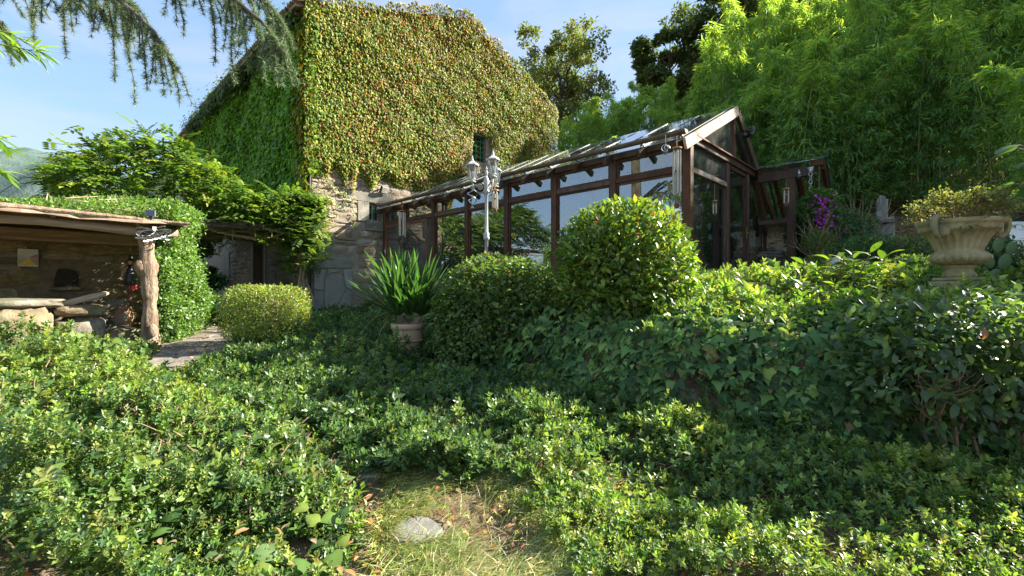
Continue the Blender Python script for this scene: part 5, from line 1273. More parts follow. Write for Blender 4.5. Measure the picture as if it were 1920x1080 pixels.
foliage_obj('petal', place(PET, Pp, rdir(n), np.array([-.2,-1,.3])+rdir(n)*.4, rng.uniform(.03,.05,n), pal(n, [(.42,.02,.40),(.34,.02,.36),(.50,.05,.45)])), 'petal', pb, kind='stuff')
part('basket', MB().lathe([(.05,-.25),(.18,-.15),(.2,0)], 12, to_local(pb, pw(1536,392,9.6))), M['twig'], pb)
part('basket_cord', MB().tube([to_local(pb, pw(1536,392,9.6)), to_local(pb, pw(1536,312,9.6))], .006, 4), M['twig'], pb)
blob_plant('porch_climber', "dark leafy climber around the foot of the porch and its chain", 'climbing plant', 1512, 440, 10.95, (.42,.35,.75), 4500, DG, .09, stems=3)
blob_plant('rose_bush', "loose blue green rose bush right of the porch", 'shrub', 1590, 440, 9.6, (.55,.45,.5), 3200, [(.05,.10,.05),(.07,.13,.06)], .07)
blob_plant('fern_clump', "soft yellow green clump beside the chain's foot", 'plant', 1535, 455, 9.2, (.28,.25,.28), 2200, [(.12,.17,.04),(.09,.15,.04)], .06, BLADE2)
blob_plant('low_hedge', "low dark clipped hedge behind the pots on the terrace", 'hedge', 1664, 482, 8.2, (.95,.45,.36), 9000, DG, .05, power=3)
blob_plant('flower_pot_plant', "small bushy plant with orange flowers on the terrace", 'plant', 1530, 498, 7.6, (.25,.22,.16), 1500, [(.07,.12,.03),(.10,.15,.03),(.5,.13,.02)], .05, w=[5,4,.35])
blob_plant('flower_pot_plant', "small bushy plant with red flowers near the white lantern", 'plant', 1605, 505, 7.0, (.25,.2,.14), 1500, [(.07,.12,.03),(.10,.15,.03),(.45,.02,.03)], .05, w=[5,4,.3])
blob_plant('potted_bush', "low rounded bush in a terracotta bowl between the laurel and the urn", 'plant', 1712, 503, 6.3, (.36,.3,.17), 3200, [(.06,.11,.03),(.10,.15,.035)], .045)
q = pw(1712, 523, 6.1); o = thing('terracotta_bowl', "shallow terracotta bowl under the low rounded bush", 'pot', (q[0], q[1], q[2]-.12)); part('bowl_body', MB().lathe([(.14,-.1),(.22,.0),(.27,.10),(.29,.11),(.29,.135),(.25,.135),(.22,.08)], 22), M['terracotta'], o, smoothed=True)
blob_plant('terrace_bush', "grey green bush beside the framed mirror behind the urn", 'shrub', 1868, 500, 5.9, (.34,.3,.38), 2600, [(.06,.10,.05),(.09,.13,.06)], .07)
# prickly pear pads beside the mirror
q = pw(1868, 535, 5.4); cz = gz(q[0], q[1]); pp = thing('prickly_pear', "prickly pear cactus pads right of the urn's bowl", 'cactus', (q[0], q[1], cz)); hb = q[2]-cz+.02
for (x, z, r, t_) in ((0,hb,.13,0),(.10,hb+.2,.11,.4),(-.09,hb+.22,.10,-.4),(.18,hb+.37,.09,.5),(.02,hb+.40,.09,.1)):
    part('pad', MB().ball((0,0,0), (r*.72,r*.2,r), 8).xf(Matrix.Translation((x,0,z+.05)) @ Matrix.Rotation(t_, 4, 'Y')), surf('cactus_skin', (.07,.13,.05), (.12,.18,.08), 12, .6, .2), pp, smoothed=True)
# large catalpa-like leaves at the right edge
q = pw(1925, 315, 6.0)
def big_tree_leaf():
    g = gz(q[0]+.3, q[1]); t_ = thing('broadleaf_sapling', "sapling with very large pale leaves at the right edge before the bamboo", 'tree', (q[0]+.3, q[1], g)); b = MB(); P = []; D = []
    b.tube([(q[0]+.3,q[1],g-.1),(q[0]+.28,q[1],g+1),(q[0]+.2,q[1],q[2]+.3)], [.04,.03,.015], 7)
    for k in range(26):
        a = rng.uniform(0, 6.28); p = q + np.array([.2,0,0]) + np.array([math.cos(a)*.25, math.sin(a)*.25, rng.uniform(-.45, .45)]); b.tube([(q[0]+.25,q[1],p[2]-.1), p], .006, 4); P.append(p); D.append((math.cos(a), math.sin(a), -.25))
    b.v = [tuple(p_) for p_ in to_local(t_, np.array(b.v))]; part('trunk', b, M['bark'], t_)
    m = [blade_mesh('leaf', .75, 7, b_, c, .06, None, .7) for b_, c in ((.5,(.09,.16,.07)),(.8,(.07,.14,.05)),(.3,(.10,.17,.08)))]
    for x in m: x.materials.append(M['leaf_dull'])
    leaf_parts(t_, m, P, D, np.array([0,0,1.])+rdir(len(P))*.35, rng.uniform(.22, .36, len(P)))
big_tree_leaf()
# plants and flowers inside the conservatory
for lx, ly, lz, r, n, lab in ((.9,4.2,.55,.45,1500,"leafy potted palm inside the conservatory's middle bay"),(3.6,1.6,.8,.5,1800,"tall dark house plant near the conservatory's rear wall"),(1.0,6.0,.5,.4,1200,"leafy house plant near the conservatory's open door")):
    q = cp(lx, ly, lz); shrub('house_plant', lab, 'plant', q, (r,r,.55), n, [(.06,.12,.03),(.09,.16,.04)], .14, 'leaf', 2, BLADE2 if n != 1800 else LEAF2, .8, .2, 3, -1, FLZ)
hb_ = thing('flower_basket', "hanging basket of orange flowers inside the conservatory's front bay", 'hanging basket', cp(.5, 1.05, 1.5)); P = rng.normal(size=(260, 3))*np.array([.13,.13,.07]); n = 260
put('blossom', mesh_np('blossom', *place(PET, P, rdir(n), rdir(n), .06, pal(n, [(.6,.12,.02),(.65,.25,.03),(.08,.14,.03)]))), M['petal'], hb_, kind='stuff'); part('basket', MB().lathe([(.06,-.2),(.14,-.1),(.16,0)], 12), M['twig'], hb_); part('basket_cord', MB().tube([(0,0,0),(0,0,.75)], .006, 4), M['twig'], hb_)
# ------------------------------------------------------------------ ground cover (uncountable: one object per kind)
PATH_EDGE = np.array([(-.75,1.2),(-.75,2.3),(-.92,2.8),(-1.56,3.7),(-2.9,4.7),(-3.75,5.3),(-4.6,6.3),(-5.6,7.4),(-6.2,7.7)])
def path_dist(x, y):
    best = np.full(np.shape(x), 1e9)
    for a, b in zip(PC[:-1], PC[1:]):
        d = b-a; t = np.clip(((x-a[0])*d[0]+(y-a[1])*d[1])/(d@d), 0, 1); best = np.minimum(best, np.hypot(x-a[0]-t*d[0], y-a[1]-t*d[1]))
    return best
def in_frame(P, m=60):
    px = 960+P[:,0]/np.maximum(P[:,1],.1)*FOC; py = 540-(P[:,2]-EYE)/np.maximum(P[:,1],.1)*FOC
    return (P[:,1] > .5) & (px > -m) & (px < 1920+m) & (py < 1080+m)
def xy_sample(n, x0, x1, y0, y1, near=1.0):
    """random ground points, denser close to the lens (even density in the picture when near = 1)"""
    u = rng.random(n)
    y = y0*(y1/y0)**u if near else y0+(y1-y0)*u
    return rng.uniform(x0, x1, n)*(y/y1 if near == 1 else 1), y
VIN = [(.075,.135,.035),(.055,.105,.028),(.10,.16,.04),(.15,.21,.05),(.045,.09,.03)]
def mound(x, y): return .10 + .16*(1+noise(np.stack([x, y], -1), 1.1, 2))*.5 + .10*noise(np.stack([x, y], -1), 2.8, 3)

YEL = [(.11,.18,.035),(.15,.22,.045),(.08,.145,.03),(.21,.27,.055),(.17,.20,.05)]
DRK = [(.045,.09,.028),(.06,.115,.032),(.08,.14,.035),(.035,.075,.025)]
isleft = lambda x, y: sdist(x, y, PATH_EDGE) > -.05
GAP = np.array([(-.62,1.2),(-.5,2.4),(-.55,2.9),(-1.1,3.6),(-1.5,4.0)])
gap_d = lambda x, y: np.abs(sdist(x, y, GAP))
grassy = lambda x, y: (x > -.88-.2*(y > 3)) & (x < .30-.40*smooth(2.3, 3.2, y)+.12*noise(np.stack([x, y], -1), 5)) & (y < 3.15+.15*noise(np.stack([x, y], -1), 4)) & ~isleft(x, y)
def cover(n, box, cond, hfun, size, pa, pb, near_y=2.75, hole=.3, hs=2.3, shoots=.018, mat='leaf', lean=.85, bias=0.0):
    """low leafy cover: uneven height, thin spots, two mixed kinds of plant, stray upright shoots"""
    x, y = xy_sample(n, *box); ok = cond(x, y); x, y = x[ok], y[ok]; q = np.stack([x, y], -1)
    thin = noise(q, hs*1.3, 2) + .8*noise(q, hs*3.6, 1) + .4*noise(q, hs*9, 3); ok = rng.random(len(x)) < np.clip(1.05-hole*1.6*smooth(.0, .8, thin)-.1, .03, 1); x, y, q = x[ok], y[ok], q[ok]
    h = hfun(x, y)*np.clip(.62+.55*noise(q, hs, 1)+.42*noise(q, hs*2.9, 3)+.22*noise(q, hs*7, 2), .06, 1.9)
    P = np.stack([x, y, ground_z(x, y)+np.maximum(h, .015)*rng.random(len(x))**.28-.02], -1)
    up = rng.random(len(x)) < shoots; P[up, 2] += rng.uniform(.02, .10, up.sum())
    f = in_frame(P, 420); P, up, q = P[f], up[f], q[f]
    sz_ = (size+.0082*P[:,1])*np.clip(np.exp(.36*rng.normal(size=len(P))), .5, 1.7)
    kind = noise(q, .9, 3) + .5*noise(q, 2.2, 1) + bias + .5*rng.normal(size=len(P)) > 0
    out = []
    for k_, pl_ in ((kind, pa), (~kind, pb)):
        for nr_, T_ in ((True, SPR_N), (False, SPR_M)):
            m = k_ & ((P[:,1] < near_y) == nr_) & ~up
            if m.any(): out.append(sprigs(P[m], T_, sz_[m]*(1.0 if nr_ else 1.1), pl_, None, lean))
    if up.any(): out.append(sprigs(P[up], SPR_D, sz_[up]*.9, pa, None, .35))
    foliage_obj("ground_cover", join(*out), mat, kind='stuff'); return P
def bank_cond(x, y):
    ly = (x-sx)*E1[0]+(y-sy)*E1[1]; lx = (x-sx)*E2[0]+(y-sy)*E2[1]
    return (sdist(x, y, PATH_EDGE) > 0) & ~((ly > -.25) & (lx < .5)) & (path_dist(x, y) > .56)
def bank_h(x, y):
    d = sdist(x, y, PATH_EDGE); return (.16 + .16*(1+noise(np.stack([x, y], -1), 1.1, 2))*.6 + .24*smooth(.1, 1.2, d))*smooth(-.1, .35, d)*.92
LB = cover(54000, (-12.6, .5, 1.9, 7.9), bank_cond, bank_h, .036, YEL, VIN, hole=.66, shoots=.03, bias=-.25)
flat_h = lambda v: (lambda x, y: v*np.ones_like(x))
cover(46000, (-11.5, 2.4, 3.0, 15.0), lambda x, y: ~isleft(x, y) & (path_dist(x, y) > .60) & (sdist(x, y) < .15) & ~grassy(x, y) & ~((y < 3.9) & (x > -.2)), lambda x, y: .20+.44*np.exp(-((x-pt[0]-.05)**2+(y-pt[1]+.35)**2)/.16), .034, VIN, DRK, hole=.5)
cover(33000, (-1.6, 7.4, 2.0, 4.8), lambda x, y: (sdist(x, y) < .0) & ~grassy(x, y) & (x > -.45), lambda x, y: .17*smooth(-.5, .2, x)+.04, .029, YEL, VIN, hole=.42, bias=-.1)
cover(15000, (-3, 14.5, 2.9, 10.5), lambda x, y: (sdist(x, y) > .55) & ((x-3.29)*E1[0]+(y-8.5)*E1[1] < .0) | (sdist(x, y) > .5) & ((x-3.29)*E2[0]+(y-8.5)*E2[1] < -.1) & (y < 9), lambda x, y: .13+.16*np.exp(-((x-up_[0]+.1)**2+(y-up_[1]+.45)**2)/.12), .055, YEL, [(.08,.15,.025),(.055,.105,.02),(.11,.18,.03)], near_y=2.0, hole=.35)

# ivy on the bank face
def bank_ivy():
    n = 180000; x, y = xy_sample(n, -3.5, 14.5, 1.6, 9.0); sd = sdist(x, y); ok = (sd > -.45) & (sd < 1.3) & ((sd > -.05) | (rng.random(n) < .35)); x, y, sd = x[ok], y[ok], sd[ok]
    e = .05; zx = (ground_z(x+e, y)-ground_z(x-e, y))/(2*e); zy = (ground_z(x, y+e)-ground_z(x, y-e))/(2*e)
    nr_ = nrm(np.stack([-zx, -zy, np.ones_like(zx)], -1)); keep = rng.random(len(x)) < np.clip(.30/nr_[:, 2], .25, 1); x, y, nr_ = x[keep], y[keep], nr_[keep]; n = len(x)
    P = np.stack([x, y, ground_z(x, y)], -1) + nr_*(.03+.10*(1+noise(np.stack([x, y], -1), 2.5))*rng.random(n))[:, None]
    f = in_frame(P, 460); P, nr_ = P[f], nr_[f]; n = len(P)
    hor = nr_*np.array([1,1,0]); D = hor*.5 + np.array([0,0,-.75]) + rdir(n)*.6; Nh = nr_ + rdir(n)*.35 + np.array([0,0,.35])
    S = (.040+.0088*P[:,1])*np.clip(np.exp(.38*rng.normal(size=n)), .45, 1.9)
    hole = noise(P, 1.9, 2)+.6*noise(P, 4.5, 1) < .70; P, D, Nh, S = P[hole], D[hole], Nh[hole], S[hole]; n = len(P)
    foliage_obj("ivy", place(IVY, P, D, Nh, S, pal(n, [(.042,.095,.028),(.062,.125,.034),(.09,.155,.04),(.03,.07,.022),(.14,.20,.05),(.15,.09,.045)], [4,4,3,2,1.5,.25]), .25), 'ivy_leaf', kind='stuff')
bank_ivy()
# upright leafy shoots of ivy in the middle
x, y = xy_sample(700, -1.5, 4.0, 3.6, 6.5); ok = np.abs(sdist(x, y)) < .35; x, y = x[ok], y[ok]
foliage_obj("ground_cover", sprigs(np.stack([x, y, ground_z(x, y)], -1), SPR_D, .22, VIN), 'leaf', kind='stuff')

# large ivy leaves sticking out of the left bank: single leaves
ivm = []
for i, c in enumerate(((.075,.14,.035),(.11,.18,.035),(.055,.11,.03),(.17,.23,.04),(.09,.15,.05),(.22,.27,.05))):
    v, f, _ = IVYB; vv = v*np.array([.92,1,1]); r_ = np.random.default_rng(i); vv = vv + r_.normal(size=v.shape)*np.array([.03,.03,.035]); cc = np.array(c)*np.ones((len(v), 3)); cc[10] *= 1.3
    m = mesh_np("leaf", vv, f, cc, True); m.materials.append(M['leaf']); ivm.append(m)
k = rng.choice(np.nonzero(LB[:,1] < 6.5)[0], 230, replace=False); P = LB[k].copy(); P[:, 2] += .08+.07*rng.random(230)
# bias towards the left and the lower right corner of the bank
it = thing('large_leaved_ivy', "large leaved ivy poking out of the sunlit low shrubs at the left", 'ivy', (-2.4, 3.6, gz(-2.4, 3.6)))
n = len(P); a = rng.uniform(0, 6.28, n)
leaf_parts(it, ivm, P, np.stack([np.cos(a), np.sin(a)-.5, -.15+.3*rng.normal(size=n)], -1), np.array([0,-.35,1.])+rdir(n)*.35, rng.uniform(.05, .115, n)*(.8+.09*P[:,1]))
b = MB()
for p in P[:120]: b.tube(to_local(it, np.array([p+[rng.normal()*.03, rng.normal()*.03, -.14], p+[0,0,-.004]])), .004, 4)
part('stem', b, M['twig'], it, kind='stuff')
# middle-sized ivy leaves mixed through the low cover
def mixed_ivy(n, cond, box, s, lift):
    x, y = xy_sample(n, *box); ok = cond(x, y) & (noise(np.stack([x, y], -1), 1.9, 2) > -.25); x, y = x[ok], y[ok]; m = len(x); q = np.stack([x, y], -1)
    P = np.stack([x, y, ground_z(x, y)+lift(x, y)*np.clip(.62+.55*noise(q, 2.3, 1)+.42*noise(q, 2.3*2.9, 3)+.22*noise(q, 16.1, 2), .1, 1.9)*rng.uniform(.75, 1.15, m)], -1); a_ = rng.uniform(0, 6.28, m)
    return place(IVY, P, np.stack([np.cos(a_), np.sin(a_)-.3, -.2+.3*rng.normal(size=m)], -1), np.array([0,-.3,1.])+rdir(m)*.45, (s+.006*y)*rng.uniform(.6, 1.4, m), pal(m, [(.07,.135,.035),(.10,.17,.04),(.05,.105,.03),(.17,.22,.045)], [4,3,3,1.5]))
foliage_obj("ivy", join(mixed_ivy(6200, bank_cond, (-12.6, .5, 1.9, 7.9), .030, bank_h), mixed_ivy(2600, lambda x, y: (sdist(x, y) < .1) & ~grassy(x, y) & ~isleft(x, y) & (path_dist(x, y) > .5), (-6, 4.5, 2.0, 9), .026, lambda x, y: .19+0*x)), 'leaf', kind='stuff')
# bare brown twigs inside the cover
b = MB(); k = rng.choice(np.nonzero((LB[:,1] < 5) & (LB[:,1] > 2.7))[0], 1700)
for p in LB[k]:
    q = p + np.array([0,0,-.10]); pts = [q]
    for s in range(3): pts.append(pts[-1] + np.array([rng.normal()*.06, rng.normal()*.06, .055]))
    b.tube(pts, .0055, 4, False)
for s in range(260):
    x, y = rng.uniform(-.3, 4), rng.uniform(2.3, 4.5)
    if sdist(np.array([x]), np.array([y]))[0] > .3: continue
    p = np.array([x, y, gz(x, y)+.02]); pts = [p]; d = rdir(1)[0]*np.array([1,1,.25])
    for s_ in range(4): pts.append(pts[-1]+d*.07+rng.normal(size=3)*.012+np.array([0,0,.012]))
    b.tube(pts, .0035, 4)
put("twig", b.mesh("twig"), M['twig'], kind='stuff')
# fallen leaves
def litter(n, box, cond, s, hz=.015):
    x, y = xy_sample(n, *box); ok = cond(x, y); x, y = x[ok], y[ok]; m = len(x)
    P = np.stack([x, y, ground_z(x, y)+hz+rng.random(m)*.05], -1)
    return place(LEAF4, P, rdir(m)*np.array([1,1,.4]), np.array([0,0,1.])+rdir(m)*.5, rng.uniform(.6, 1.4, m)*s, pal(m, [(.22,.12,.06),(.30,.18,.09),(.16,.09,.05),(.33,.23,.14),(.26,.12,.05)]))
hillc = lambda x, y: (x*.6+y*.8 > 11.5) & (sdist(x, y) > 1)
foliage_obj("fallen_leaves", join(litter(1500, (-2, 6, 2.0, 5), lambda x, y: sdist(x, y) < .9, .046), litter(500, (-9, 1, 2, 7.5), isleft, .055, .1), litter(9000, (-9, 0, 4.5, 12), lambda x, y: (path_dist(x, y) < .8) & (rng.random(len(x)) < .35), .04, .03), litter(5000, (3, 20, 8, 17), hillc, .13)), 'leaf_dull', kind='stuff')
# dry and green grass
def grass():
    x = rng.uniform(-1.3, .8, 130000); y = rng.uniform(1.95, 3.7, 130000); dens = noise(np.stack([x, y], -1), 3.2, 1)
    edge = smooth(.25, -.15, np.abs(x+.15+.50*smooth(2.6,3.6,y))-.75) ; ok = (rng.random(130000) < np.clip(.28+.75*dens, .03, 1)*edge) & ~isleft(x, y); ok &= np.hypot(x+.555, y-2.56) > .15
    x, y = x[ok], y[ok]; m = len(x); d = noise(np.stack([x, y], -1), 2.2, 3)
    P = np.stack([x, y, ground_z(x, y)-.005], -1); a = 3*noise(np.stack([x, y], -1), 1.5, 2) + rng.normal(size=m)*.9
    D = np.stack([np.cos(a)*.9, np.sin(a)*.9, .55+.4*rng.random(m)], -1)
    col = np.where((rng.random(m) < .5+.3*d)[:, None], pal(m, [(.13,.19,.04),(.18,.24,.06),(.22,.26,.08)]), pal(m, [(.40,.35,.20),(.34,.29,.15),(.48,.43,.28)]))
    foliage_obj("grass", place(GRASS, P, D, np.array([0,0,1.])+rdir(m)*.3, rng.uniform(.07, .20, m), col), 'leaf_dull', kind='stuff')
grass()
q = pw(975, 905, 3.15); st_ = blade_mesh('dead_leaf', .10, 6, .6, (.42,.22,.05)); o = put('dead_leaf', st_, M['leaf_dull'], loc=(q[0], q[1], q[2]+.0)); o.rotation_euler = (2.2, .3, .3); o.scale = (.22,)*3; tag(o, "orange dead strap leaf standing up in the low green cover", 'leaf')

# ------------------------------------------------------------------ bamboo
def bamboo_proto(seed, Hc, ntuft, lean):
    r = np.random.default_rng(seed); b = MB(); P = []; D = []; Cm = []
    culms = 3
    for c in range(culms):
        a0 = c*2.1+seed; base = np.array([math.cos(a0)*.22, math.sin(a0)*.22, -.1]); h = Hc*r.uniform(.78, 1.0); la = r.uniform(0, 6.28); ld = np.array([math.cos(la), math.sin(la), 0])
        t = np.linspace(0, 1, 11); pts = base + np.outer(t, [0,0,h]) + np.outer(t**3*lean*h*.30, ld) - np.outer(t**5*.10*h*lean, [0,0,1])
        b.tube(pts, np.linspace(.030, .006, 11)*(.8+Hc*.03), 5)
        nb = ntuft//culms
        for k in range(nb):
            f = .10 + .90*r.random()**.8; p = np.array([np.interp(f, t, pts[:, j]) for j in range(3)]); a = r.uniform(0, 6.28); L_ = (.25+.75*math.sin(math.pi*min(1,(f*.9+.12))))*1.05*r.uniform(.5,1.1)
            L_ *= (1.15-.55*f); e = p + np.array([math.cos(a)*L_, math.sin(a)*L_, (.25+.75*f)*L_ - .30*L_*L_])
            m = 9; ff = np.where(r.random(m) < .62, r.normal(.97, .05, m), r.normal(.55, .05, m))[:, None]; q_ = p*(1-ff)+e*ff + r.normal(size=(m,3))*.035; q_[:, 2] -= (ff[:,0]**2)*.14
            d = np.array([math.cos(a)*.7, math.sin(a)*.7, -.35]) + r.normal(size=(m,3))*.5
            P.append(q_); D.append(d); Cm.append(np.full((m, 1), r.uniform(.75, 1.25))*np.array([[1+.55*f**3, 1+.35*f**3, 1-.15*f]])*np.ones((m, 3)))  # leaf colour brightened and yellowed towards the culm top, imitating sunlit plumes
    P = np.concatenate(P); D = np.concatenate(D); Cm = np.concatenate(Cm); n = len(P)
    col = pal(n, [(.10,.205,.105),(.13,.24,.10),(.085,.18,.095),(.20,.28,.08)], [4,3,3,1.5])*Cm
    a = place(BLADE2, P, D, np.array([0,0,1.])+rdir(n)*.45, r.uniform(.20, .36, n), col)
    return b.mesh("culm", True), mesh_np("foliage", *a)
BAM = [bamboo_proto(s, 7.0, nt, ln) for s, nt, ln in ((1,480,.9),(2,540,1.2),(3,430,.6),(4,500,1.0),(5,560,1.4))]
for c_, f_ in BAM: c_.materials.append(M['culm']); f_.materials.append(M['bamboo_leaf'])
protos = []
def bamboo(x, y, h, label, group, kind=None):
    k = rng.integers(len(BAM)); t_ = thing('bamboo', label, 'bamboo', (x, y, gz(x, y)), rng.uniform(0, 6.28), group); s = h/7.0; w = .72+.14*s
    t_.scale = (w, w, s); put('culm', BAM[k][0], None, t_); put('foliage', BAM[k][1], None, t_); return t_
G1 = "bamboo in the grove behind the terrace"; G2 = "young bamboo behind the conservatory's far end"
L1 = "tall feathery bamboo in the dense grove behind the conservatory, porch and urn"
L2 = "pale yellowish young bamboo between the creeper wall and the conservatory roof"
def row(p0, p1, n, h0, h1, jit=.5):
    for i in range(n):
        t = (i+.5)/n; x = p0[0]+(p1[0]-p0[0])*t+rng.normal()*jit; y = p0[1]+(p1[1]-p0[1])*t+rng.normal()*jit
        bamboo(x, y, (h0+(h1-h0)*t)*rng.uniform(.80, 1.22), L1, G1)
row((6.6,16.6), (15.5,10.2), 15, 5.4, 6.8); row((7.2,19.2), (17.5,12.2), 16, 6.6, 9.0); row((9.8,21.6), (20,14.5), 17, 8.2, 11.5, .7); row((12.0,25), (23,17), 17, 9.0, 11.5, .8)
row((11.2,8.9), (13.5,5.2), 6, 5.6, 4.6, .4)
for x, y, h in ((7.6,3.1,2.2),(8.3,3.9,2.3),(8.9,3.2,2.6),(8.0,4.7,2.1),(10.0,7.2,5.6)): bamboo(x, y, h, L1, G1)  # unseen bamboo right of the view, added to shade the foreground
for x, y, h in ((2.6,22.6,3.6),(3.6,23.4,4.2),(4.6,22.8,3.8),(5.6,22.4,4.0),(3.4,25.0,4.6),(5.2,25.2,4.4),(6.6,23.6,4.3),(4.2,20.8,3.4),(6.4,20.4,4.2),(3.2,26.4,6.6),(4.3,27.2,7.2),(5.4,27.0,6.8),(6.4,27.6,6.4)): bamboo(x, y, h, L2, G2)
L3 = "bamboo far behind the conservatory roof between the open oak and the dark oak"
for i in range(9): bamboo(4.8+i*.75+rng.normal()*.2, 30+rng.normal()*.6, 6.6*rng.uniform(.85,1.2), L3, "bamboo between the oaks")
# ------------------------------------------------------------------ trees
def tree(name, label, cat, x, y, H_, R_, n, cols, leaf_s, seed, crown_z=.62, gaps=.25, group=None, mat='leaf_dull', trunk=.22, lobes=26):
    global rng
    keep = rng; rng = np.random.default_rng(seed); g = gz(x, y); t_ = thing(name, label, cat, (x, y, g), 0, group); b = MB()
    b.tube([(0,0,-.3),(.1*H_*.1,0,H_*.25),(-.05*H_*.1,.1,H_*.5),(.0,0,H_*.9)], [trunk, trunk*.8, trunk*.55, trunk*.12], 9)
    Ps = []; Ns = []
    for k in range(lobes):
        f = rng.random(); z = H_*(crown_z-.30+f*(1.22-crown_z)*.95) ; rr = R_*math.sqrt(max(.05, 1-((z/H_-crown_z)/(1.03-crown_z+.02))**2 if z/H_ > crown_z else 1-.5*((crown_z-z/H_)/.3)**2)); a = k*2.4+rng.normal()*.3; q_ = rr*rng.uniform(.35, .92)
        c = np.array([math.cos(a)*q_, math.sin(a)*q_, z]); s = R_*rng.uniform(.22, .38); z0 = max(H_*.2, z - q_*.8 - .3)
        mid = np.array([c[0]*.5, c[1]*.5, (z0+z)/2+.1*R_])+rng.normal(size=3)*.08*R_; b.tube([(0,0,z0), mid, c], [trunk*.32, trunk*.2, trunk*.06], 5)
        m = int(n/lobes); sub = c + rdir(7)*s*.75; sub_r = s*rng.uniform(.35, .6, 7); i = rng.integers(0, 7, m); d = rdir(m)
        Ps.append(sub[i] + d*sub_r[i][:, None]*(rng.random((m,1))**.4)*np.array([1,1,.75])); Ns.append(d)
        for q in sub: b.tube([c, q], [trunk*.05, trunk*.02], 4)
    part('trunk', b, M['bark_dark'], t_)
    P = np.concatenate(Ps); N_ = np.concatenate(Ns); m = len(P)
    put('crown', mesh_np('crown', *place(LEAF2, P, N_*.4+rdir(m), N_*.5+np.array([0,0,.7])+rdir(m)*.5, rng.uniform(.7,1.3,m)*leaf_s, pal(m, cols))), M[mat], t_); rng = keep; return t_
OAK = [(.09,.125,.04),(.11,.14,.045),(.07,.105,.035),(.16,.16,.05)]
tree('oak_tree', "open crowned oak against the sky right of the creeper covered gable", 'tree', 3.9, 36, 14.4, 4.3, 17000, OAK, .27, 3, lobes=40)
for x, y, h, r, s, lab in ((16.6,36,15.0,4.2,4,"dark oak rising above the bamboo left of the highest bamboo plumes"),(21.5,35,16,5.0,5,"tall dark oak behind the bamboo near the picture's top right of centre"),(13.2,38,11.5,2.8,9,"smaller dark oak at the bamboo's left shoulder against the sky"),(24,36,14,6,6,"dark oak behind the sunlit middle of the bamboo grove"),(31,34,12,6,7,"dark oak deep behind the bamboo towards the right"),(38,30,10,6,8,"dark oak at the far right behind the bamboo")):
    tree('oak_tree', lab, 'tree', x, y, h, r, 20000, [(.06,.09,.03),(.075,.11,.035),(.05,.075,.025)], .34, s, group="oaks behind the bamboo grove")
# bushes and trees at the left beyond the shed
for x, y, h, r, s, lab in ((-11.5,13.5,2.6,1.5,21,"dark bush behind the shed roof at the left edge"),(-13.5,15,3.0,1.8,22,"grey green bush behind the shed left of the wisteria"),(-14.8,19,3.6,1.8,23,"bluish bush beyond the shed under the distant ridge"),(-9.6,13.0,2.6,1.1,24,"low leafy bush between shed roof and wisteria"),(-19,22,4.4,2.4,25,"far bush at the garden's left end")):
    tree('garden_bush', lab, 'shrub', x, y, h, r, 9000, [(.05,.10,.04),(.07,.12,.05),(.045,.085,.035)], .13, s, .5, group="bushes beyond the shed", trunk=.07, lobes=18)
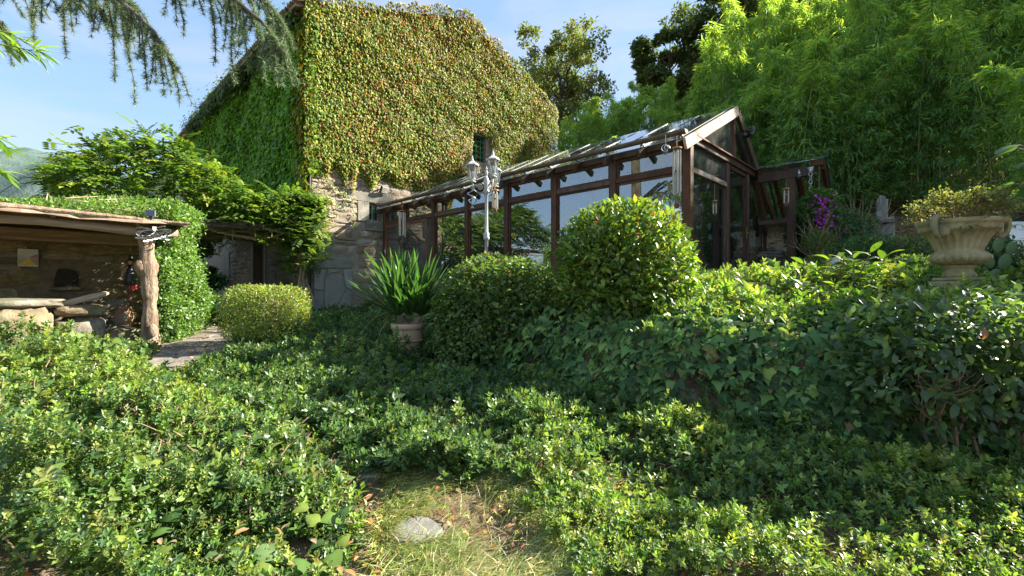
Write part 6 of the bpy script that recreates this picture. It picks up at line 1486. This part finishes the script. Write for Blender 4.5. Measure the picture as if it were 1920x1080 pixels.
# ------------------------------------------------------------------ cedar: the trunk stands outside the picture at the left, its boughs hang into it
def cedar():
    bx, by = -9.2, 5.6; g = gz(bx, by); t_ = thing('cedar_tree', "weeping cedar whose needled boughs hang into the sky at the top left", 'tree', (bx, by, g)); b = MB()
    tr_ = np.array([(bx,by,g-.2),(bx+.1,by,g+3),(bx+.05,by+.1,g+7),(bx,by,g+12)]); b.tube(tr_, [.34,.28,.20,.05], 12)
    P = []; D = []
    def shoot(p, L_, d0, w=1.0):
        n = max(4, int(L_/.10)); pts = [np.array(p)]; d = np.array(d0, float)
        for s in range(n): d = nrm(d + np.array([0,0,-.22]) + rng.normal(size=3)*.09); pts.append(pts[-1] + d*L_/n)
        pts = np.array(pts); b.tube(pts, np.linspace(.009, .003, n+1), 4)
        m = int(L_*62*w); f = rng.uniform(.05, 1, m)*n
        for q in f:
            i = min(int(q), n-1); c = pts[i]+(pts[i+1]-pts[i])*(q-i); ax = nrm(pts[i+1]-pts[i])
            k = 9; dd = nrm(rng.normal(size=(k, 3)) + ax*.55); P.append(np.tile(c, (k, 1))); D.append(dd)
    # boughs: (start height, list of px/py/depth the bough passes)
    boughs = [[(-80,-60,5.6),(60,-30,5.6),(170,0,5.4)], [(-60,-120,5.5),(150,-70,5.2),(235,10,5.1),(290,60,5.0),(318,110,5.0)], [(100,-130,5.3),(330,-60,5.0),(430,-10,4.9),(490,40,4.8),(525,85,4.8)], [(300,-110,5.2),(420,-60,5.2),(500,0,5.1),(520,30,5.1)], [(-90,-10,5.8),(0,40,5.8),(20,70,5.7)],[(100,-90,5.6),(190,-40,5.5),(250,5,5.4)]]
    for bi, q in enumerate(boughs):
        pts = np.array([pw(*a) for a in q]); st = np.array([bx, by, pts[0][2]-.3]); pts = np.vstack([[st], pts]); tt = np.linspace(0, len(pts)-1, 26)
        pp = np.stack([np.interp(tt, np.arange(len(pts)), pts[:, j]) for j in range(3)], -1); b.tube(pp, np.linspace(.05, .006, 26), 7)
        ax = nrm(pp[-1]-pp[-3]); m = 44
        for k in range(m):
            i = rng.integers(8, 26); L_ = rng.uniform(.18, .62)*(1 if bi != 4 else .6); side = rdir(1)[0]*np.array([1,.8,.3]); shoot(pp[i], L_, side*.6+ax*.5+np.array([0,0,-.35]), 1.0)
        shoot(pp[-1], .35, ax)
    for u, v_, d, L_ in ((228,20,5.1,1.05),(205,15,5.1,.85),(295,75,5.0,.62),(430,0,4.9,.9),(455,20,4.85,.72),(395,-10,4.9,.75),(500,50,4.8,.45),(470,-5,4.9,.9),(60,-10,5.6,.6),(120,-5,5.5,.75),(5,40,5.7,.55),(330,-40,5.0,.6),(525,80,4.8,.35),(265,40,5.0,.75),(180,-10,5.3,.5)):
        shoot(pw(u, v_, d), L_, np.array([.15,0,-1]), 1.25)
    b.v = [tuple(p) for p in to_local(t_, np.array(b.v))]; part('bough', b, M['bark_dark'], t_)
    # upper crown outside the frame, seen in the panes' reflections and casting shade
    P2 = []; 
    for k in range(200):
        a = rng.uniform(0, 6.28); z = g+rng.uniform(6.5, 12); rr = (13-(z-g))*.24; c = np.array([bx+math.cos(a)*rr*rng.random()**.5, by+math.sin(a)*rr*rng.random()**.5, z]); 
        if c[1] > .5 and 960+c[0]/c[1]*FOC > -40: continue
        P2.append(c+rng.normal(size=(60,3))*np.array([.28,.28,.14]))
    P = np.concatenate(P+P2); D = np.concatenate(D+[rdir(sum(len(q) for q in P2))]); n = len(P)
    col = pal(n, [(.10,.15,.085),(.13,.18,.09),(.075,.12,.07),(.17,.20,.09)], [4,3,3,1])
    foliage_obj('needles', place(NEEDLE, P, D, rdir(n), rng.uniform(.045, .075, n), col), 'needle', t_)
cedar()
# bamboo spray reaching in at the left edge
def spray():
    bx, by = -3.75, 2.7; g = gz(bx, by); t_ = thing('bamboo', "bright bamboo sprays reaching in at the left edge of the sky", 'bamboo', (bx, by, g)); b = MB(); P = []; D = []
    b.tube([(bx,by,g-.1),(bx-.05,by,2.0),(bx+.02,by,3.4)], [.02,.016,.008], 6)
    for q in ([(-150,30),(-40,50),(20,62),(80,100)],[(-160,230),(-60,235),(-10,255),(15,280)],[(-160,60),(-60,70),(10,85),(60,95)],[(-160,330),(-70,300),(-25,300),(5,330)]):
        pts = np.array([pw(u, v_, 2.75) for u, v_ in q]); b.tube(pts, [.006,.005,.004,.002], 4)
        for k in range(26 if q[0][1] != 330 else 14):
            f = rng.uniform(.9, 3); i = min(int(f), 2); p = pts[i]+(pts[i+1]-pts[i])*(f-i); P.append(p); D.append((.85, rng.normal()*.4, -.38+rng.normal()*.30))
    b.v = [tuple(p) for p in to_local(t_, np.array(b.v))]; part('culm', b, M['culm'], t_)
    m = [blade_mesh('leaf', .12, 5, b_, c, .1) for b_, c in ((.3,(.13,.24,.03)),(.6,(.17,.28,.035)),(.2,(.10,.2,.03)))]
    for x in m: x.materials.append(M['bamboo_leaf'])
    leaf_parts(t_, m, np.array(P), np.array(D), np.array([0,-.3,1.])+rdir(len(P))*.5, rng.uniform(.10, .19, len(P)))
spray()
